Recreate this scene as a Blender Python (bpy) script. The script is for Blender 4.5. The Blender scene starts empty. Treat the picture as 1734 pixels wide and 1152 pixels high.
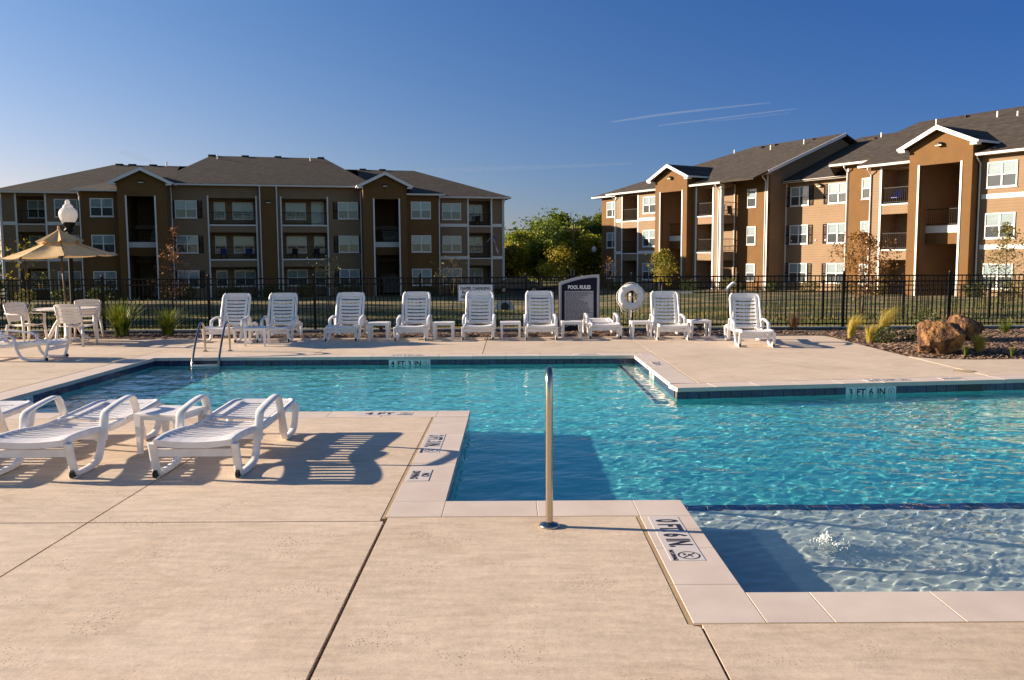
import bpy, math, random
import numpy as np
from mathutils import Vector, Matrix
S = bpy.context.scene
COL = S.collection
R = math.radians
random.seed(7)
RNG = np.random.default_rng(11)
# ------------------------------------------------------------------ camera
cam = bpy.data.cameras.new('camera'); camo = bpy.data.objects.new('camera', cam); COL.objects.link(camo); S.camera = camo
_p, _a = math.atan(136/1440), R(.3)
_fw = Vector((0, math.cos(_p), -math.sin(_p))); _u0 = Vector((0, math.sin(_p), math.cos(_p)))
_r = Vector((1, 0, 0))*math.cos(_a) - _u0*math.sin(_a); _u = _u0*math.cos(_a) + Vector((1, 0, 0))*math.sin(_a)
camo.matrix_world = Matrix(((_r.x, _u.x, -_fw.x, 0), (_r.y, _u.y, -_fw.y, 0), (_r.z, _u.z, -_fw.z, 1.74), (0, 0, 0, 1)))
cam.sensor_width = 36; cam.lens = 36*1440/1734; cam.clip_start = .05; cam.clip_end = 60000
# ------------------------------------------------------------------ light
SUN_EL, SUN_AZ = R(16), R(8)          # the sun stands at -X, a little towards +Y
w = bpy.data.worlds.new('World'); S.world = w; w.use_nodes = True
nt = w.node_tree
sky = nt.nodes.new('ShaderNodeTexSky'); sky.sky_type = 'NISHITA'; sky.sun_disc = False
sky.sun_elevation = SUN_EL; sky.sun_rotation = R(-90)+SUN_AZ
sky.air_density = 1.0; sky.dust_density = .3; sky.ozone_density = 3.5; sky.altitude = 200
# polarised clear sky: tinted smoothly by the angle to the sun and by elevation
def wm(op, a, b_=None, c=None):
    n_ = nt.nodes.new('ShaderNodeMath'); n_.operation = op
    for i_, q in enumerate((a, b_, c)):
        if q is None: continue
        if isinstance(q, (int, float)): n_.inputs[i_].default_value = q
        else: nt.links.new(q, n_.inputs[i_])
    return n_.outputs[0]
wtc = nt.nodes.new('ShaderNodeTexCoord'); wsx = nt.nodes.new('ShaderNodeSeparateXYZ'); nt.links.new(wtc.outputs['Generated'], wsx.inputs[0])
sdot = wm('MULTIPLY_ADD', wsx.outputs[1], math.sin(SUN_AZ), wm('MULTIPLY', wsx.outputs[0], -math.cos(SUN_AZ)))
sdot = wm('MINIMUM', wm('MAXIMUM', sdot, -.42), .65); selev = wm('MINIMUM', wm('MAXIMUM', wsx.outputs[2], 0), .4)
wmr = nt.nodes.new('ShaderNodeMapRange'); wmr.interpolation_type = 'SMOOTHSTEP'; wmr.inputs['From Min'].default_value = -.6; wmr.inputs['From Max'].default_value = .5; nt.links.new(wsx.outputs[1], wmr.inputs[0]); wfront = wmr.outputs[0]      # the filter's effect fades out behind the camera
wcb = nt.nodes.new('ShaderNodeCombineXYZ')
for i_, (k0, k1, k2) in enumerate(((-.578, 1.523, -1.447), (-.631, .863, .149), (-.315, .309, .590))):
    nt.links.new(wm('EXPONENT', wm('MULTIPLY', wfront, wm('MULTIPLY_ADD', selev, k2, wm('MULTIPLY_ADD', sdot, k1, k0)))), wcb.inputs[i_])
vm = nt.nodes.new('ShaderNodeVectorMath'); vm.operation = 'MULTIPLY'; nt.links.new(sky.outputs[0], vm.inputs[0]); nt.links.new(wcb.outputs[0], vm.inputs[1])
nt.links.new(vm.outputs[0], nt.nodes['Background'].inputs[0]); nt.nodes['Background'].inputs[1].default_value = .055
SD = Vector((-math.cos(SUN_EL)*math.cos(SUN_AZ), math.cos(SUN_EL)*math.sin(SUN_AZ), math.sin(SUN_EL)))
sl = bpy.data.lights.new('sun', 'SUN'); sl.energy = 5.0; sl.angle = R(.5); sl.color = (1, .82, .62)
so = bpy.data.objects.new('sun', sl); COL.objects.link(so); so.rotation_euler = SD.to_track_quat('Z', 'Y').to_euler()
sl.cycles.is_caustics_light = True
S.view_settings.view_transform = 'Standard'; S.view_settings.look = 'None'; S.view_settings.gamma = 1
S.view_settings.use_curve_mapping = False; S.view_settings.exposure = 1.35
S.render.engine = 'CYCLES'; S.cycles.max_bounces = 10; S.cycles.transparent_max_bounces = 16
S.cycles.use_denoising = True; S.cycles.sample_clamp_indirect = 4

# ------------------------------------------------------------------ materials
def lin(c): return tuple(c)+(1,)
def mat(name, c1, c2=None, scale=5, rough=.7, metal=0, bump=0, bscale=30, detail=4, coat=0, spec=None, rnd=0, stretch=None, coords='Object', lo=.35, hi=.65):
    m = bpy.data.materials.new(name); m.use_nodes = True; n = m.node_tree; b = n.nodes['Principled BSDF']
    b.inputs['Roughness'].default_value = rough; b.inputs['Metallic'].default_value = metal
    if coat: b.inputs['Coat Weight'].default_value = coat
    if spec is not None: b.inputs['Specular IOR Level'].default_value = spec
    b.inputs['Base Color'].default_value = lin(c1)
    tc = n.nodes.new('ShaderNodeTexCoord'); src = tc.outputs[coords]
    if stretch:
        mp = n.nodes.new('ShaderNodeMapping'); mp.inputs['Scale'].default_value = stretch; n.links.new(src, mp.inputs[0]); src = mp.outputs[0]
    col = None
    if c2:
        no = n.nodes.new('ShaderNodeTexNoise'); no.inputs['Scale'].default_value = scale; no.inputs['Detail'].default_value = detail
        n.links.new(src, no.inputs['Vector'])
        cr = n.nodes.new('ShaderNodeValToRGB'); cr.color_ramp.elements[0].color = lin(c1); cr.color_ramp.elements[1].color = lin(c2)
        cr.color_ramp.elements[0].position = lo; cr.color_ramp.elements[1].position = hi
        n.links.new(no.outputs[0], cr.inputs[0]); col = cr.outputs[0]
    if rnd:
        oi = n.nodes.new('ShaderNodeObjectInfo'); mr = n.nodes.new('ShaderNodeMapRange'); mr.inputs['To Min'].default_value = 1-rnd; mr.inputs['To Max'].default_value = 1+rnd
        n.links.new(oi.outputs['Random'], mr.inputs[0]); hs = n.nodes.new('ShaderNodeHueSaturation')
        n.links.new(mr.outputs[0], hs.inputs['Value'])
        if col: n.links.new(col, hs.inputs['Color'])
        else: hs.inputs['Color'].default_value = lin(c1)
        col = hs.outputs[0]
    if col: n.links.new(col, b.inputs['Base Color'])
    if bump:
        nb = n.nodes.new('ShaderNodeTexNoise'); nb.inputs['Scale'].default_value = bscale; nb.inputs['Detail'].default_value = 5; n.links.new(src, nb.inputs['Vector'])
        bp = n.nodes.new('ShaderNodeBump'); bp.inputs['Strength'].default_value = bump; bp.inputs['Distance'].default_value = .02
        n.links.new(nb.outputs[0], bp.inputs['Height']); n.links.new(bp.outputs[0], b.inputs['Normal'])
    return m
def N(m): return m.node_tree.nodes, m.node_tree.links, m.node_tree.nodes['Principled BSDF']
M = {}
# deck concrete: trowelled, with clustered pin holes and faint streaks
def deck_mat():
    m = mat('deck_concrete', (.60, .475, .35), (.70, .565, .43), 1.0, .82, detail=12, rnd=.035, lo=.25, hi=.75)
    n, l, b = N(m); tc = n.new('ShaderNodeTexCoord'); col = b.inputs['Base Color'].links[0].from_socket
    vo = n.new('ShaderNodeTexVoronoi'); vo.inputs['Scale'].default_value = 52; l.new(tc.outputs['Object'], vo.inputs['Vector'])
    cl = n.new('ShaderNodeTexNoise'); cl.inputs['Scale'].default_value = 2.6; cl.inputs['Detail'].default_value = 6; l.new(tc.outputs['Object'], cl.inputs['Vector'])
    th = n.new('ShaderNodeMapRange'); th.inputs['From Min'].default_value = .42; th.inputs['From Max'].default_value = .72; th.inputs['To Min'].default_value = 0; th.inputs['To Max'].default_value = .36; l.new(cl.outputs[0], th.inputs[0])
    hole = n.new('ShaderNodeMath'); hole.operation = 'SUBTRACT'; l.new(th.outputs[0], hole.inputs[0]); l.new(vo.outputs['Distance'], hole.inputs[1])
    hm = n.new('ShaderNodeMapRange'); hm.inputs['From Min'].default_value = 0; hm.inputs['From Max'].default_value = .06; l.new(hole.outputs[0], hm.inputs[0])
    mp = n.new('ShaderNodeMapping'); mp.inputs['Scale'].default_value = (2.2, 9, 1); mp.inputs['Rotation'].default_value = (0, 0, .5); l.new(tc.outputs['Object'], mp.inputs[0])
    st = n.new('ShaderNodeTexNoise'); st.inputs['Scale'].default_value = 1.6; st.inputs['Detail'].default_value = 8; st.inputs['Roughness'].default_value = .65; l.new(mp.outputs[0], st.inputs['Vector'])
    sm = n.new('ShaderNodeMapRange'); sm.inputs['From Min'].default_value = .35; sm.inputs['From Max'].default_value = .7; sm.inputs['To Min'].default_value = .80; sm.inputs['To Max'].default_value = 1.07; l.new(st.outputs[0], sm.inputs[0])
    mx = n.new('ShaderNodeMix'); mx.data_type = 'RGBA'; mx.blend_type = 'MULTIPLY'; mx.inputs[0].default_value = 1; l.new(col, mx.inputs[6]); l.new(sm.outputs[0], mx.inputs[7])
    gr = n.new('ShaderNodeTexNoise'); gr.inputs['Scale'].default_value = 95; gr.inputs['Detail'].default_value = 5; gr.inputs['Roughness'].default_value = .7; l.new(tc.outputs['Object'], gr.inputs['Vector'])
    gm_ = n.new('ShaderNodeMapRange'); gm_.inputs['From Min'].default_value = .3; gm_.inputs['From Max'].default_value = .7; gm_.inputs['To Min'].default_value = .88; gm_.inputs['To Max'].default_value = 1.08; l.new(gr.outputs[0], gm_.inputs[0])
    mg = n.new('ShaderNodeMix'); mg.data_type = 'RGBA'; mg.blend_type = 'MULTIPLY'; mg.inputs[0].default_value = 1; l.new(mx.outputs[2], mg.inputs[6]); l.new(gm_.outputs[0], mg.inputs[7]); mx = mg
    # a few old water stains with soft rims
    wn = n.new('ShaderNodeTexNoise'); wn.inputs['Scale'].default_value = .8; wn.inputs['Detail'].default_value = 5; wn.inputs['Distortion'].default_value = .6; l.new(tc.outputs['Object'], wn.inputs['Vector'])
    wr = n.new('ShaderNodeValToRGB'); e_ = wr.color_ramp.elements; e_[0].position = .0; e_[0].color = (1, 1, 1, 1); e_[1].position = 1; e_[1].color = (.95, .94, .93, 1)
    for p_, c_ in ((.56, (1, 1, 1, 1)), (.585, (.86, .83, .79, 1)), (.62, (.94, .93, .91, 1))): q_ = wr.color_ramp.elements.new(p_); q_.color = c_
    l.new(wn.outputs[0], wr.inputs[0]); ms = n.new('ShaderNodeMix'); ms.data_type = 'RGBA'; ms.blend_type = 'MULTIPLY'; ms.inputs[0].default_value = .6; l.new(mx.outputs[2], ms.inputs[6]); l.new(wr.outputs[0], ms.inputs[7]); mx = ms
    mh = n.new('ShaderNodeMix'); mh.data_type = 'RGBA'; l.new(hm.outputs[0], mh.inputs[0]); l.new(mx.outputs[2], mh.inputs[6]); mh.inputs[7].default_value = (.30, .21, .14, 1)
    l.new(mh.outputs[2], b.inputs['Base Color'])
    fb = n.new('ShaderNodeTexNoise'); fb.inputs['Scale'].default_value = 17; fb.inputs['Detail'].default_value = 3; l.new(tc.outputs['Object'], fb.inputs['Vector'])
    a1 = n.new('ShaderNodeMath'); a1.operation = 'MULTIPLY_ADD'; a1.inputs[1].default_value = -.7; l.new(hm.outputs[0], a1.inputs[0]); l.new(fb.outputs[0], a1.inputs[2])
    a2 = n.new('ShaderNodeMath'); a2.operation = 'MULTIPLY_ADD'; a2.inputs[1].default_value = 1.2; l.new(st.outputs[0], a2.inputs[0]); l.new(a1.outputs[0], a2.inputs[2])
    bp = n.new('ShaderNodeBump'); bp.inputs['Strength'].default_value = .30; bp.inputs['Distance'].default_value = .006; l.new(a2.outputs[0], bp.inputs['Height']); l.new(bp.outputs[0], b.inputs['Normal'])
    return m
M['deck'] = deck_mat()
M['coping'] = mat('cast_coping', (.56, .47, .40), (.64, .55, .475), 2.5, .75, bump=.035, bscale=90, rnd=.04)
M['grout'] = mat('sandy_joint', (.44, .31, .17), (.38, .26, .14), 3, .95, bump=.12, bscale=40)
M['joint'] = mat('joint_filler', (.10, .075, .055), (.2, .15, .1), 2, .95)
M['plaster'] = mat('pool_plaster', (.12, .70, .68), (.18, .78, .75), 3, .8)
M['shelf'] = mat('shelf_plaster', (.50, .58, .54), (.60, .67, .61), 4, .8)
M['navy'] = mat('navy_tile', (.012, .022, .07), rough=.12, coat=.4, rnd=.35)
M['wtile'] = mat('white_tile', (.68, .74, .72), rough=.15)
M['ink'] = mat('black_ink', (.02, .02, .025), rough=.4)
M['greyink'] = mat('grey_ink', (.05, .05, .07), rough=.6)
M['steel'] = mat('polished_steel', (.50, .43, .34), rough=.19, metal=1, bump=.03, bscale=200)
M['resin'] = mat('white_resin', (.70, .665, .635), (.83, .80, .78), 7, .42, rnd=.03, detail=6, lo=.28, hi=.58)
M['cream'] = mat('cream_resin', (.74, .67, .60), (.79, .72, .65), 3, .5)
M['rubber'] = mat('black_rubber', (.02, .02, .02), rough=.7)
M['iron'] = mat('black_iron', (.007, .0065, .0065), rough=.5, spec=.18)
M['canvas'] = mat('tan_canvas', (.62, .43, .21), (.70, .51, .27), 8, .9, bump=.15, bscale=400)
# let some of the light through the cloth
def translucent(m, f):
    n, l, b = N(m); out = n['Material Output']
    t = n.new('ShaderNodeBsdfTranslucent'); mx = n.new('ShaderNodeMixShader'); mx.inputs[0].default_value = f
    if b.inputs['Base Color'].links: l.new(b.inputs['Base Color'].links[0].from_socket, t.inputs[0])
    else: t.inputs[0].default_value = b.inputs['Base Color'].default_value
    l.new(b.outputs[0], mx.inputs[1]); l.new(t.outputs[0], mx.inputs[2]); l.new(mx.outputs[0], out.inputs[0])
translucent(M['canvas'], .22)
M['globe'] = mat('frosted_globe', (.82, .80, .78), rough=.25); translucent(M['globe'], .45)
M['bronze'] = mat('bronze_pole', (.10, .06, .035), rough=.4, metal=.6)
M['wood'] = mat('grey_wood', (.16, .12, .085), (.24, .18, .13), 3, .9, stretch=(8, 8, .5))
M['mulch'] = mat('mulch_soil', (.05, .027, .016), (.14, .085, .055), 9, .95, bump=1, bscale=25)
M['chips'] = mat('mulch_chips', (.075, .038, .022), (.40, .27, .18), 11, .9, lo=.3, hi=.75)
M['kerb'] = mat('kerb_concrete', (.40, .36, .31), (.52, .47, .41), 4, .9, bump=.2)
M['rock'] = mat('rust_rock', (.06, .026, .015), (.36, .175, .055), 3.4, .9, detail=12, bump=1.0, bscale=11, lo=.42, hi=.6)
[q for q in M['rock'].node_tree.nodes if q.type == 'BUMP'][0].inputs['Distance'].default_value = .09
M['lawn'] = mat('lawn_soil', (.024, .040, .006), (.22, .155, .06), .42, .95, detail=9, bump=1, bscale=14, lo=.46, hi=.60)
M['blade'] = mat('grass_blade', (.055, .092, .009), (.27, .23, .045), .42, .7, detail=6); translucent(M['blade'], .35)
M['stucco'] = mat('brown_stucco', (.138, .067, .019), (.156, .078, .023), 1.2, .92, bump=.25, bscale=45, detail=7)
M['trim'] = mat('white_trim', (.72, .69, .66), rough=.55)
M['soffit'] = mat('tan_soffit', (.30, .22, .14), rough=.8)
M['shutter'] = mat('dark_shutter', (.009, .008, .013), rough=.75, spec=.12)
M['dark'] = mat('dark_interior', (.03, .024, .02), rough=.9)
M['blind'] = mat('vinyl_blind', (.44, .46, .45), (.53, .55, .53), .8, .7, stretch=(1, 1, 22), detail=2)
M['screen'] = mat('insect_screen', (.06, .058, .06), (.10, .095, .095), .7, .7)
M['door'] = mat('white_door', (.66, .62, .56), rough=.5)
M['lampmetal'] = mat('bronze_lamp', (.03, .02, .014), rough=.4)
M['lens'] = mat('lamp_lens', (.7, .62, .48), rough=.2)
M['carpaint'] = mat('dark_car_paint', (.015, .03, .04), rough=.2, coat=1)
M['paved'] = mat('asphalt', (.05, .048, .045), (.07, .065, .06), 5, .9)
M['bark'] = mat('tree_bark', (.075, .05, .032), (.14, .10, .07), 9, .95, stretch=(3, 3, .6), bump=.6, bscale=20)
M['red'] = mat('flag_red', (.42, .02, .03), rough=.8); M['fwhite'] = mat('flag_white', (.86, .86, .86), rough=.8); M['fblue'] = mat('flag_blue', (.02, .03, .16), rough=.8)
M['signnavy'] = mat('sign_navy', (.010, .010, .024), rough=.6, spec=.15)
M['signgrey'] = mat('sign_grey', (.36, .34, .36), rough=.5); M['signframe'] = mat('sign_frame', (.42, .40, .43), rough=.4)
M['blueplastic'] = mat('blue_plastic', (.03, .06, .35), rough=.4)
M['bluemetal'] = mat('pale_metal_roof', (.40, .46, .58), rough=.5)
M['foam'] = mat('white_foam', (.78, .84, .85), rough=.2); translucent(M['foam'], .35)
M['culvert'] = mat('pale_concrete', (.45, .45, .43), (.55, .55, .52), 5, .9)
def siding_mat():
    m = mat('lap_siding', (.212, .134, .072), (.236, .152, .084), .8, .8)
    n, l, b = N(m); tc = n.new('ShaderNodeTexCoord'); sx = n.new('ShaderNodeSeparateXYZ'); l.new(tc.outputs['Object'], sx.inputs[0])
    d = n.new('ShaderNodeMath'); d.operation = 'DIVIDE'; d.inputs[1].default_value = .185; l.new(sx.outputs[2], d.inputs[0])
    f = n.new('ShaderNodeMath'); f.operation = 'FRACT'; l.new(d.outputs[0], f.inputs[0])
    bp = n.new('ShaderNodeBump'); bp.inputs['Strength'].default_value = 1; bp.inputs['Distance'].default_value = .03; bp.invert = True
    l.new(f.outputs[0], bp.inputs['Height']); l.new(bp.outputs[0], b.inputs['Normal'])
    return m
M['siding'] = siding_mat()
def shingle_mat():
    m = mat('roof_shingle', (.05, .036, .026), (.085, .062, .044), 3, .95)
    n, l, b = N(m); tc = n.new('ShaderNodeTexCoord'); sx = n.new('ShaderNodeSeparateXYZ'); l.new(tc.outputs['Object'], sx.inputs[0])
    cb = n.new('ShaderNodeCombineXYZ'); ad = n.new('ShaderNodeMath'); ad.inputs[0].default_value = 0; l.new(sx.outputs[0], ad.inputs[0]); l.new(sx.outputs[1], ad.inputs[1])
    mz = n.new('ShaderNodeMath'); mz.operation = 'MULTIPLY'; mz.inputs[1].default_value = 2.9; l.new(sx.outputs[2], mz.inputs[0])
    l.new(sx.outputs[0], cb.inputs[0]); l.new(mz.outputs[0], cb.inputs[1])
    br = n.new('ShaderNodeTexBrick'); br.inputs['Scale'].default_value = 1; br.inputs['Brick Width'].default_value = .38; br.inputs['Row Height'].default_value = .16; br.inputs['Mortar Size'].default_value = .012; br.inputs['Bias'].default_value = -.1
    br.inputs['Color1'].default_value = (.03, .023, .017, 1); br.inputs['Color2'].default_value = (.078, .058, .04, 1); br.inputs['Mortar'].default_value = (.02, .015, .012, 1)
    l.new(cb.outputs[0], br.inputs['Vector'])
    no = n.new('ShaderNodeTexNoise'); no.inputs['Scale'].default_value = 2.2; no.inputs['Detail'].default_value = 8; no.inputs['Roughness'].default_value = .75; l.new(tc.outputs['Object'], no.inputs['Vector'])
    mr = n.new('ShaderNodeMapRange'); mr.inputs['From Min'].default_value = .3; mr.inputs['From Max'].default_value = .7; mr.inputs['To Min'].default_value = .6; mr.inputs['To Max'].default_value = 1.35; l.new(no.outputs[0], mr.inputs[0])
    mx = n.new('ShaderNodeMix'); mx.data_type = 'RGBA'; mx.blend_type = 'MULTIPLY'; mx.inputs[0].default_value = 1; l.new(br.outputs[0], mx.inputs[6]); l.new(mr.outputs[0], mx.inputs[7])
    l.new(mx.outputs[2], b.inputs['Base Color'])
    bp = n.new('ShaderNodeBump'); bp.inputs['Strength'].default_value = .8; bp.inputs['Distance'].default_value = .02; l.new(br.outputs[1], bp.inputs['Height']); bp.invert = True; l.new(bp.outputs[0], b.inputs['Normal'])
    return m
M['shingle'] = shingle_mat()
def glass_mat(name, tint, refl):
    m = bpy.data.materials.new(name); m.use_nodes = True; n = m.node_tree.nodes; l = m.node_tree.links; n.remove(n['Principled BSDF'])
    t = n.new('ShaderNodeBsdfTransparent'); t.inputs[0].default_value = lin(tint); g = n.new('ShaderNodeBsdfGlossy'); g.inputs['Roughness'].default_value = .02
    lw = n.new('ShaderNodeLayerWeight'); lw.inputs[0].default_value = .5; pw = n.new('ShaderNodeMath'); pw.operation = 'POWER'; pw.inputs[1].default_value = 4; l.new(lw.outputs['Facing'], pw.inputs[0])
    fr = n.new('ShaderNodeMath'); fr.operation = 'MULTIPLY_ADD'; fr.inputs[1].default_value = .8; fr.inputs[2].default_value = refl; l.new(pw.outputs[0], fr.inputs[0]); tcn = n.new('ShaderNodeTexCoord'); no = n.new('ShaderNodeTexNoise'); no.inputs['Scale'].default_value = .9
    l.new(tcn.outputs['Object'], no.inputs['Vector']); bp = n.new('ShaderNodeBump'); bp.inputs['Strength'].default_value = .12; bp.inputs['Distance'].default_value = .02; l.new(no.outputs[0], bp.inputs['Height']); l.new(bp.outputs[0], g.inputs['Normal'])
    mx = n.new('ShaderNodeMixShader'); l.new(fr.outputs[0], mx.inputs[0]); l.new(t.outputs[0], mx.inputs[1]); l.new(g.outputs[0], mx.inputs[2]); l.new(mx.outputs[0], n['Material Output'].inputs[0])
    return m
M['glass'] = glass_mat('window_glass', (.86, .9, .92), .05)
def leaf_mat(name, c1, c2, scale, f=.35, lo=.35, hi=.65):
    m = mat(name, c1, c2, scale, .6, detail=3, lo=lo, hi=hi); translucent(m, f); return m
M['leaf_green'] = leaf_mat('deep_green_leaf', (.04, .075, .009), (.17, .23, .02), .45, .5)
M['leaf_mid'] = leaf_mat('mid_green_leaf', (.10, .15, .013), (.38, .38, .024), .45, .5)
M['leaf_yellow'] = leaf_mat('yellow_leaf', (.22, .20, .015), (.48, .36, .02), .6)
M['leaf_rust'] = leaf_mat('rust_leaf', (.14, .055, .02), (.30, .13, .04), 2)
M['leaf_orange'] = leaf_mat('orange_leaf', (.20, .085, .018), (.36, .18, .035), 2)
M['leaf_olive'] = leaf_mat('olive_leaf', (.08, .085, .014), (.22, .19, .03), 2)
M['iris'] = leaf_mat('iris_blade', (.045, .085, .008), (.27, .28, .022), 6)
M['feather'] = leaf_mat('feather_grass', (.42, .33, .045), (.62, .47, .09), 3)
M['shrub'] = leaf_mat('shrub_leaf', (.03, .055, .01), (.09, .11, .02), 5)
M['dry'] = leaf_mat('dry_twig', (.14, .06, .03), (.28, .15, .07), 4)

# ------------------------------------------------------------------ mesh helpers
class MB:
    def __init__(s): s.v = []; s.f = []
    def add(s, v, f):
        o = len(s.v); s.v += [tuple(p) for p in v]; s.f += [tuple(i+o for i in q) for q in f]; return s
    def box(s, x0, y0, z0, x1, y1, z1):
        v = [(x, y, z) for z in (z0, z1) for y in (y0, y1) for x in (x0, x1)]
        return s.add(v, [(0, 2, 3, 1), (4, 5, 7, 6), (0, 1, 5, 4), (2, 6, 7, 3), (0, 4, 6, 2), (1, 3, 7, 5)])
    def cbox(s, x0, y0, z0, x1, y1, z1, c):     # box with a chamfered top
        v = [(x0, y0, z0), (x1, y0, z0), (x1, y1, z0), (x0, y1, z0), (x0, y0, z1-c), (x1, y0, z1-c), (x1, y1, z1-c), (x0, y1, z1-c),
             (x0+c, y0+c, z1), (x1-c, y0+c, z1), (x1-c, y1-c, z1), (x0+c, y1-c, z1)]
        f = [(3, 2, 1, 0), (8, 9, 10, 11)]
        for k in range(4):
            j = (k+1) % 4; f += [(k, j, j+4, k+4), (k+4, j+4, j+8, k+8)]
        return s.add(v, f)
    def prism(s, pts, z0, z1):
        n = len(pts); v = [(x, y, z0) for x, y in pts]+[(x, y, z1) for x, y in pts]
        f = [tuple(range(n-1, -1, -1)), tuple(range(n, 2*n))]+[(i, (i+1) % n, n+(i+1) % n, n+i) for i in range(n)]
        return s.add(v, f)
    def slab(s, pts, t):                         # planar polygon, thickened downwards
        n = len(pts); v = list(pts)+[(x, y, z-t) for x, y, z in pts]
        return s.add(v, [tuple(range(n)), tuple(range(2*n-1, n-1, -1))]+[(i, n+i, n+(i+1) % n, (i+1) % n) for i in range(n)])
    def tube(s, path, r, n=8, ry=None, cap=True):
        P = [Vector(p) for p in path]; rs = r if isinstance(r, (list, tuple)) else [r]*len(P); ry = ry or 1.0
        ref = None; rings = []
        for i, p in enumerate(P):
            t = (P[min(i+1, len(P)-1)]-P[max(i-1, 0)]).normalized()
            if ref is None:
                ref = Vector((1, 0, 0)) if abs(t.x) < .9 else Vector((0, 1, 0))
            a = (ref-t*ref.dot(t)).normalized(); b = t.cross(a); ref = a
            rings.append([p+a*(math.cos(k*2*math.pi/n)*rs[i])+b*(math.sin(k*2*math.pi/n)*rs[i]*ry) for k in range(n)])
        v = [q for g in rings for q in g]; f = []
        for i in range(len(P)-1):
            for k in range(n):
                j = (k+1) % n; f.append((i*n+k, i*n+j, (i+1)*n+j, (i+1)*n+k))
        if cap: f += [tuple(range(n-1, -1, -1)), tuple(range((len(P)-1)*n, len(P)*n))]
        return s.add(v, f)
    def lathe(s, prof, n=24, cx=0, cy=0):
        v = [(cx+r*math.cos(k*2*math.pi/n), cy+r*math.sin(k*2*math.pi/n), z) for r, z in prof for k in range(n)]; f = []
        for i in range(len(prof)-1):
            for k in range(n):
                j = (k+1) % n; f.append((i*n+k, i*n+j, (i+1)*n+j, (i+1)*n+k))
        f += [tuple(range(n-1, -1, -1)), tuple(range((len(prof)-1)*n, len(prof)*n))]
        return s.add(v, f)
    def mesh(s, name, m, smooth=False):
        me = bpy.data.meshes.new(name); me.from_pydata(s.v, [], s.f); me.materials.append(m)
        if smooth: me.polygons.foreach_set('use_smooth', [True]*len(me.polygons))
        me.update(); return me
    def build(s, name, m, parent=None, smooth=False, loc=None, rot=None):
        return link(name, s.mesh(name, m, smooth), parent, loc, rot)
def link(name, data, parent=None, loc=None, rot=None):
    o = bpy.data.objects.new(name, data); COL.objects.link(o)
    if parent: o.parent = parent
    if loc is not None: o.location = loc
    if rot is not None: o.rotation_euler = rot
    return o
def smooth_angle(o, deg=35):
    o.data.polygons.foreach_set('use_smooth', [True]*len(o.data.polygons))
    o.data.set_sharp_from_angle(angle=R(deg)); return o
def bevel(o, wdt, seg=2):
    b = o.modifiers.new('bevel', 'BEVEL'); b.width = wdt; b.segments = seg; b.limit_method = 'ANGLE'; b.angle_limit = R(40); return o
def tag(o, label, cat, group=None):
    o['label'] = label; o['category'] = cat
    if group: o['group'] = group
    return o
def thing(name, label, cat, loc=(0, 0, 0), rz=0, group=None):
    o = bpy.data.objects.new(name, None); COL.objects.link(o); o.location = loc; o.rotation_euler = (0, 0, rz); o.empty_display_size = .1
    return tag(o, label, cat, group)
def struct(o, k='structure'): o['kind'] = k; return o
def copy_tree(o, parent=None):
    c = o.copy(); COL.objects.link(c)
    if parent: c.parent = parent
    for ch in list(o.children): copy_tree(ch, c)
    return c
def np_mesh(name, V, Fq, m, smooth=False):
    V = np.asarray(V, np.float32); Fq = np.asarray(Fq, np.int32); k = Fq.shape[1]
    me = bpy.data.meshes.new(name); me.vertices.add(len(V)); me.vertices.foreach_set('co', V.ravel())
    me.loops.add(Fq.size); me.loops.foreach_set('vertex_index', Fq.ravel()); me.polygons.add(len(Fq))
    me.polygons.foreach_set('loop_start', np.arange(0, Fq.size, k, dtype=np.int32)); me.polygons.foreach_set('loop_total', np.full(len(Fq), k, np.int32))
    if smooth: me.polygons.foreach_set('use_smooth', np.ones(len(Fq), bool))
    me.materials.append(m); me.update(calc_edges=True); me.validate(); return me
_txt = {}
def text(body, size, m, parent, loc, rot, name='lettering', align='CENTER', sx=1):
    key = (body, align, m.name)
    if key not in _txt:
        cu = bpy.data.curves.new('lettering', 'FONT'); cu.body = body; cu.align_x = align; cu.align_y = 'CENTER'; cu.extrude = .004; cu.offset = .03; cu.resolution_u = 3
        o = bpy.data.objects.new('lettering_source', cu); COL.objects.link(o); dg = bpy.context.evaluated_depsgraph_get()
        me = bpy.data.meshes.new_from_object(o.evaluated_get(dg)); me.name = 'lettering'; me.materials.clear(); me.materials.append(m)
        bpy.data.objects.remove(o); _txt[key] = me
    o = link(name, _txt[key], parent, loc, rot); o.scale = (size*sx, size, 1 if size > .2 else .3); return o
def ring_symbol(r, m, parent, loc, rot, name='no_diving_symbol'):
    b = MB(); n = 28; w_ = r*.14
    v = []; f = []
    for k in range(n):
        a = k*2*math.pi/n
        v += [(math.cos(a)*r, math.sin(a)*r, 0), (math.cos(a)*(r-w_), math.sin(a)*(r-w_), 0)]
    for k in range(n):
        j = (k+1) % n; f.append((2*k, 2*j, 2*j+1, 2*k+1))
    b.add(v, f)
    d = r*.66; e = r*.05
    for (ax, ay, bx, by, e) in ((-d, d, d, -d, r*.055), (-d*.5, -d*.05, d*.55, d*.42, r*.08), (-d*.8, -d*.5, 0, -d*.45, r*.04), (-d*.8, -d*.7, -.1*d, -d*.65, r*.04)):
        dx, dy = bx-ax, by-ay; L = math.hypot(dx, dy); nx, ny = -dy/L*e, dx/L*e
        b.add([(ax+nx, ay+ny, .0004), (ax-nx, ay-ny, .0004), (bx-nx, by-ny, .0004), (bx+nx, by+ny, .0004)], [(0, 1, 2, 3)])
    return b.build(name, m, parent, loc=loc, rot=rot)

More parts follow.
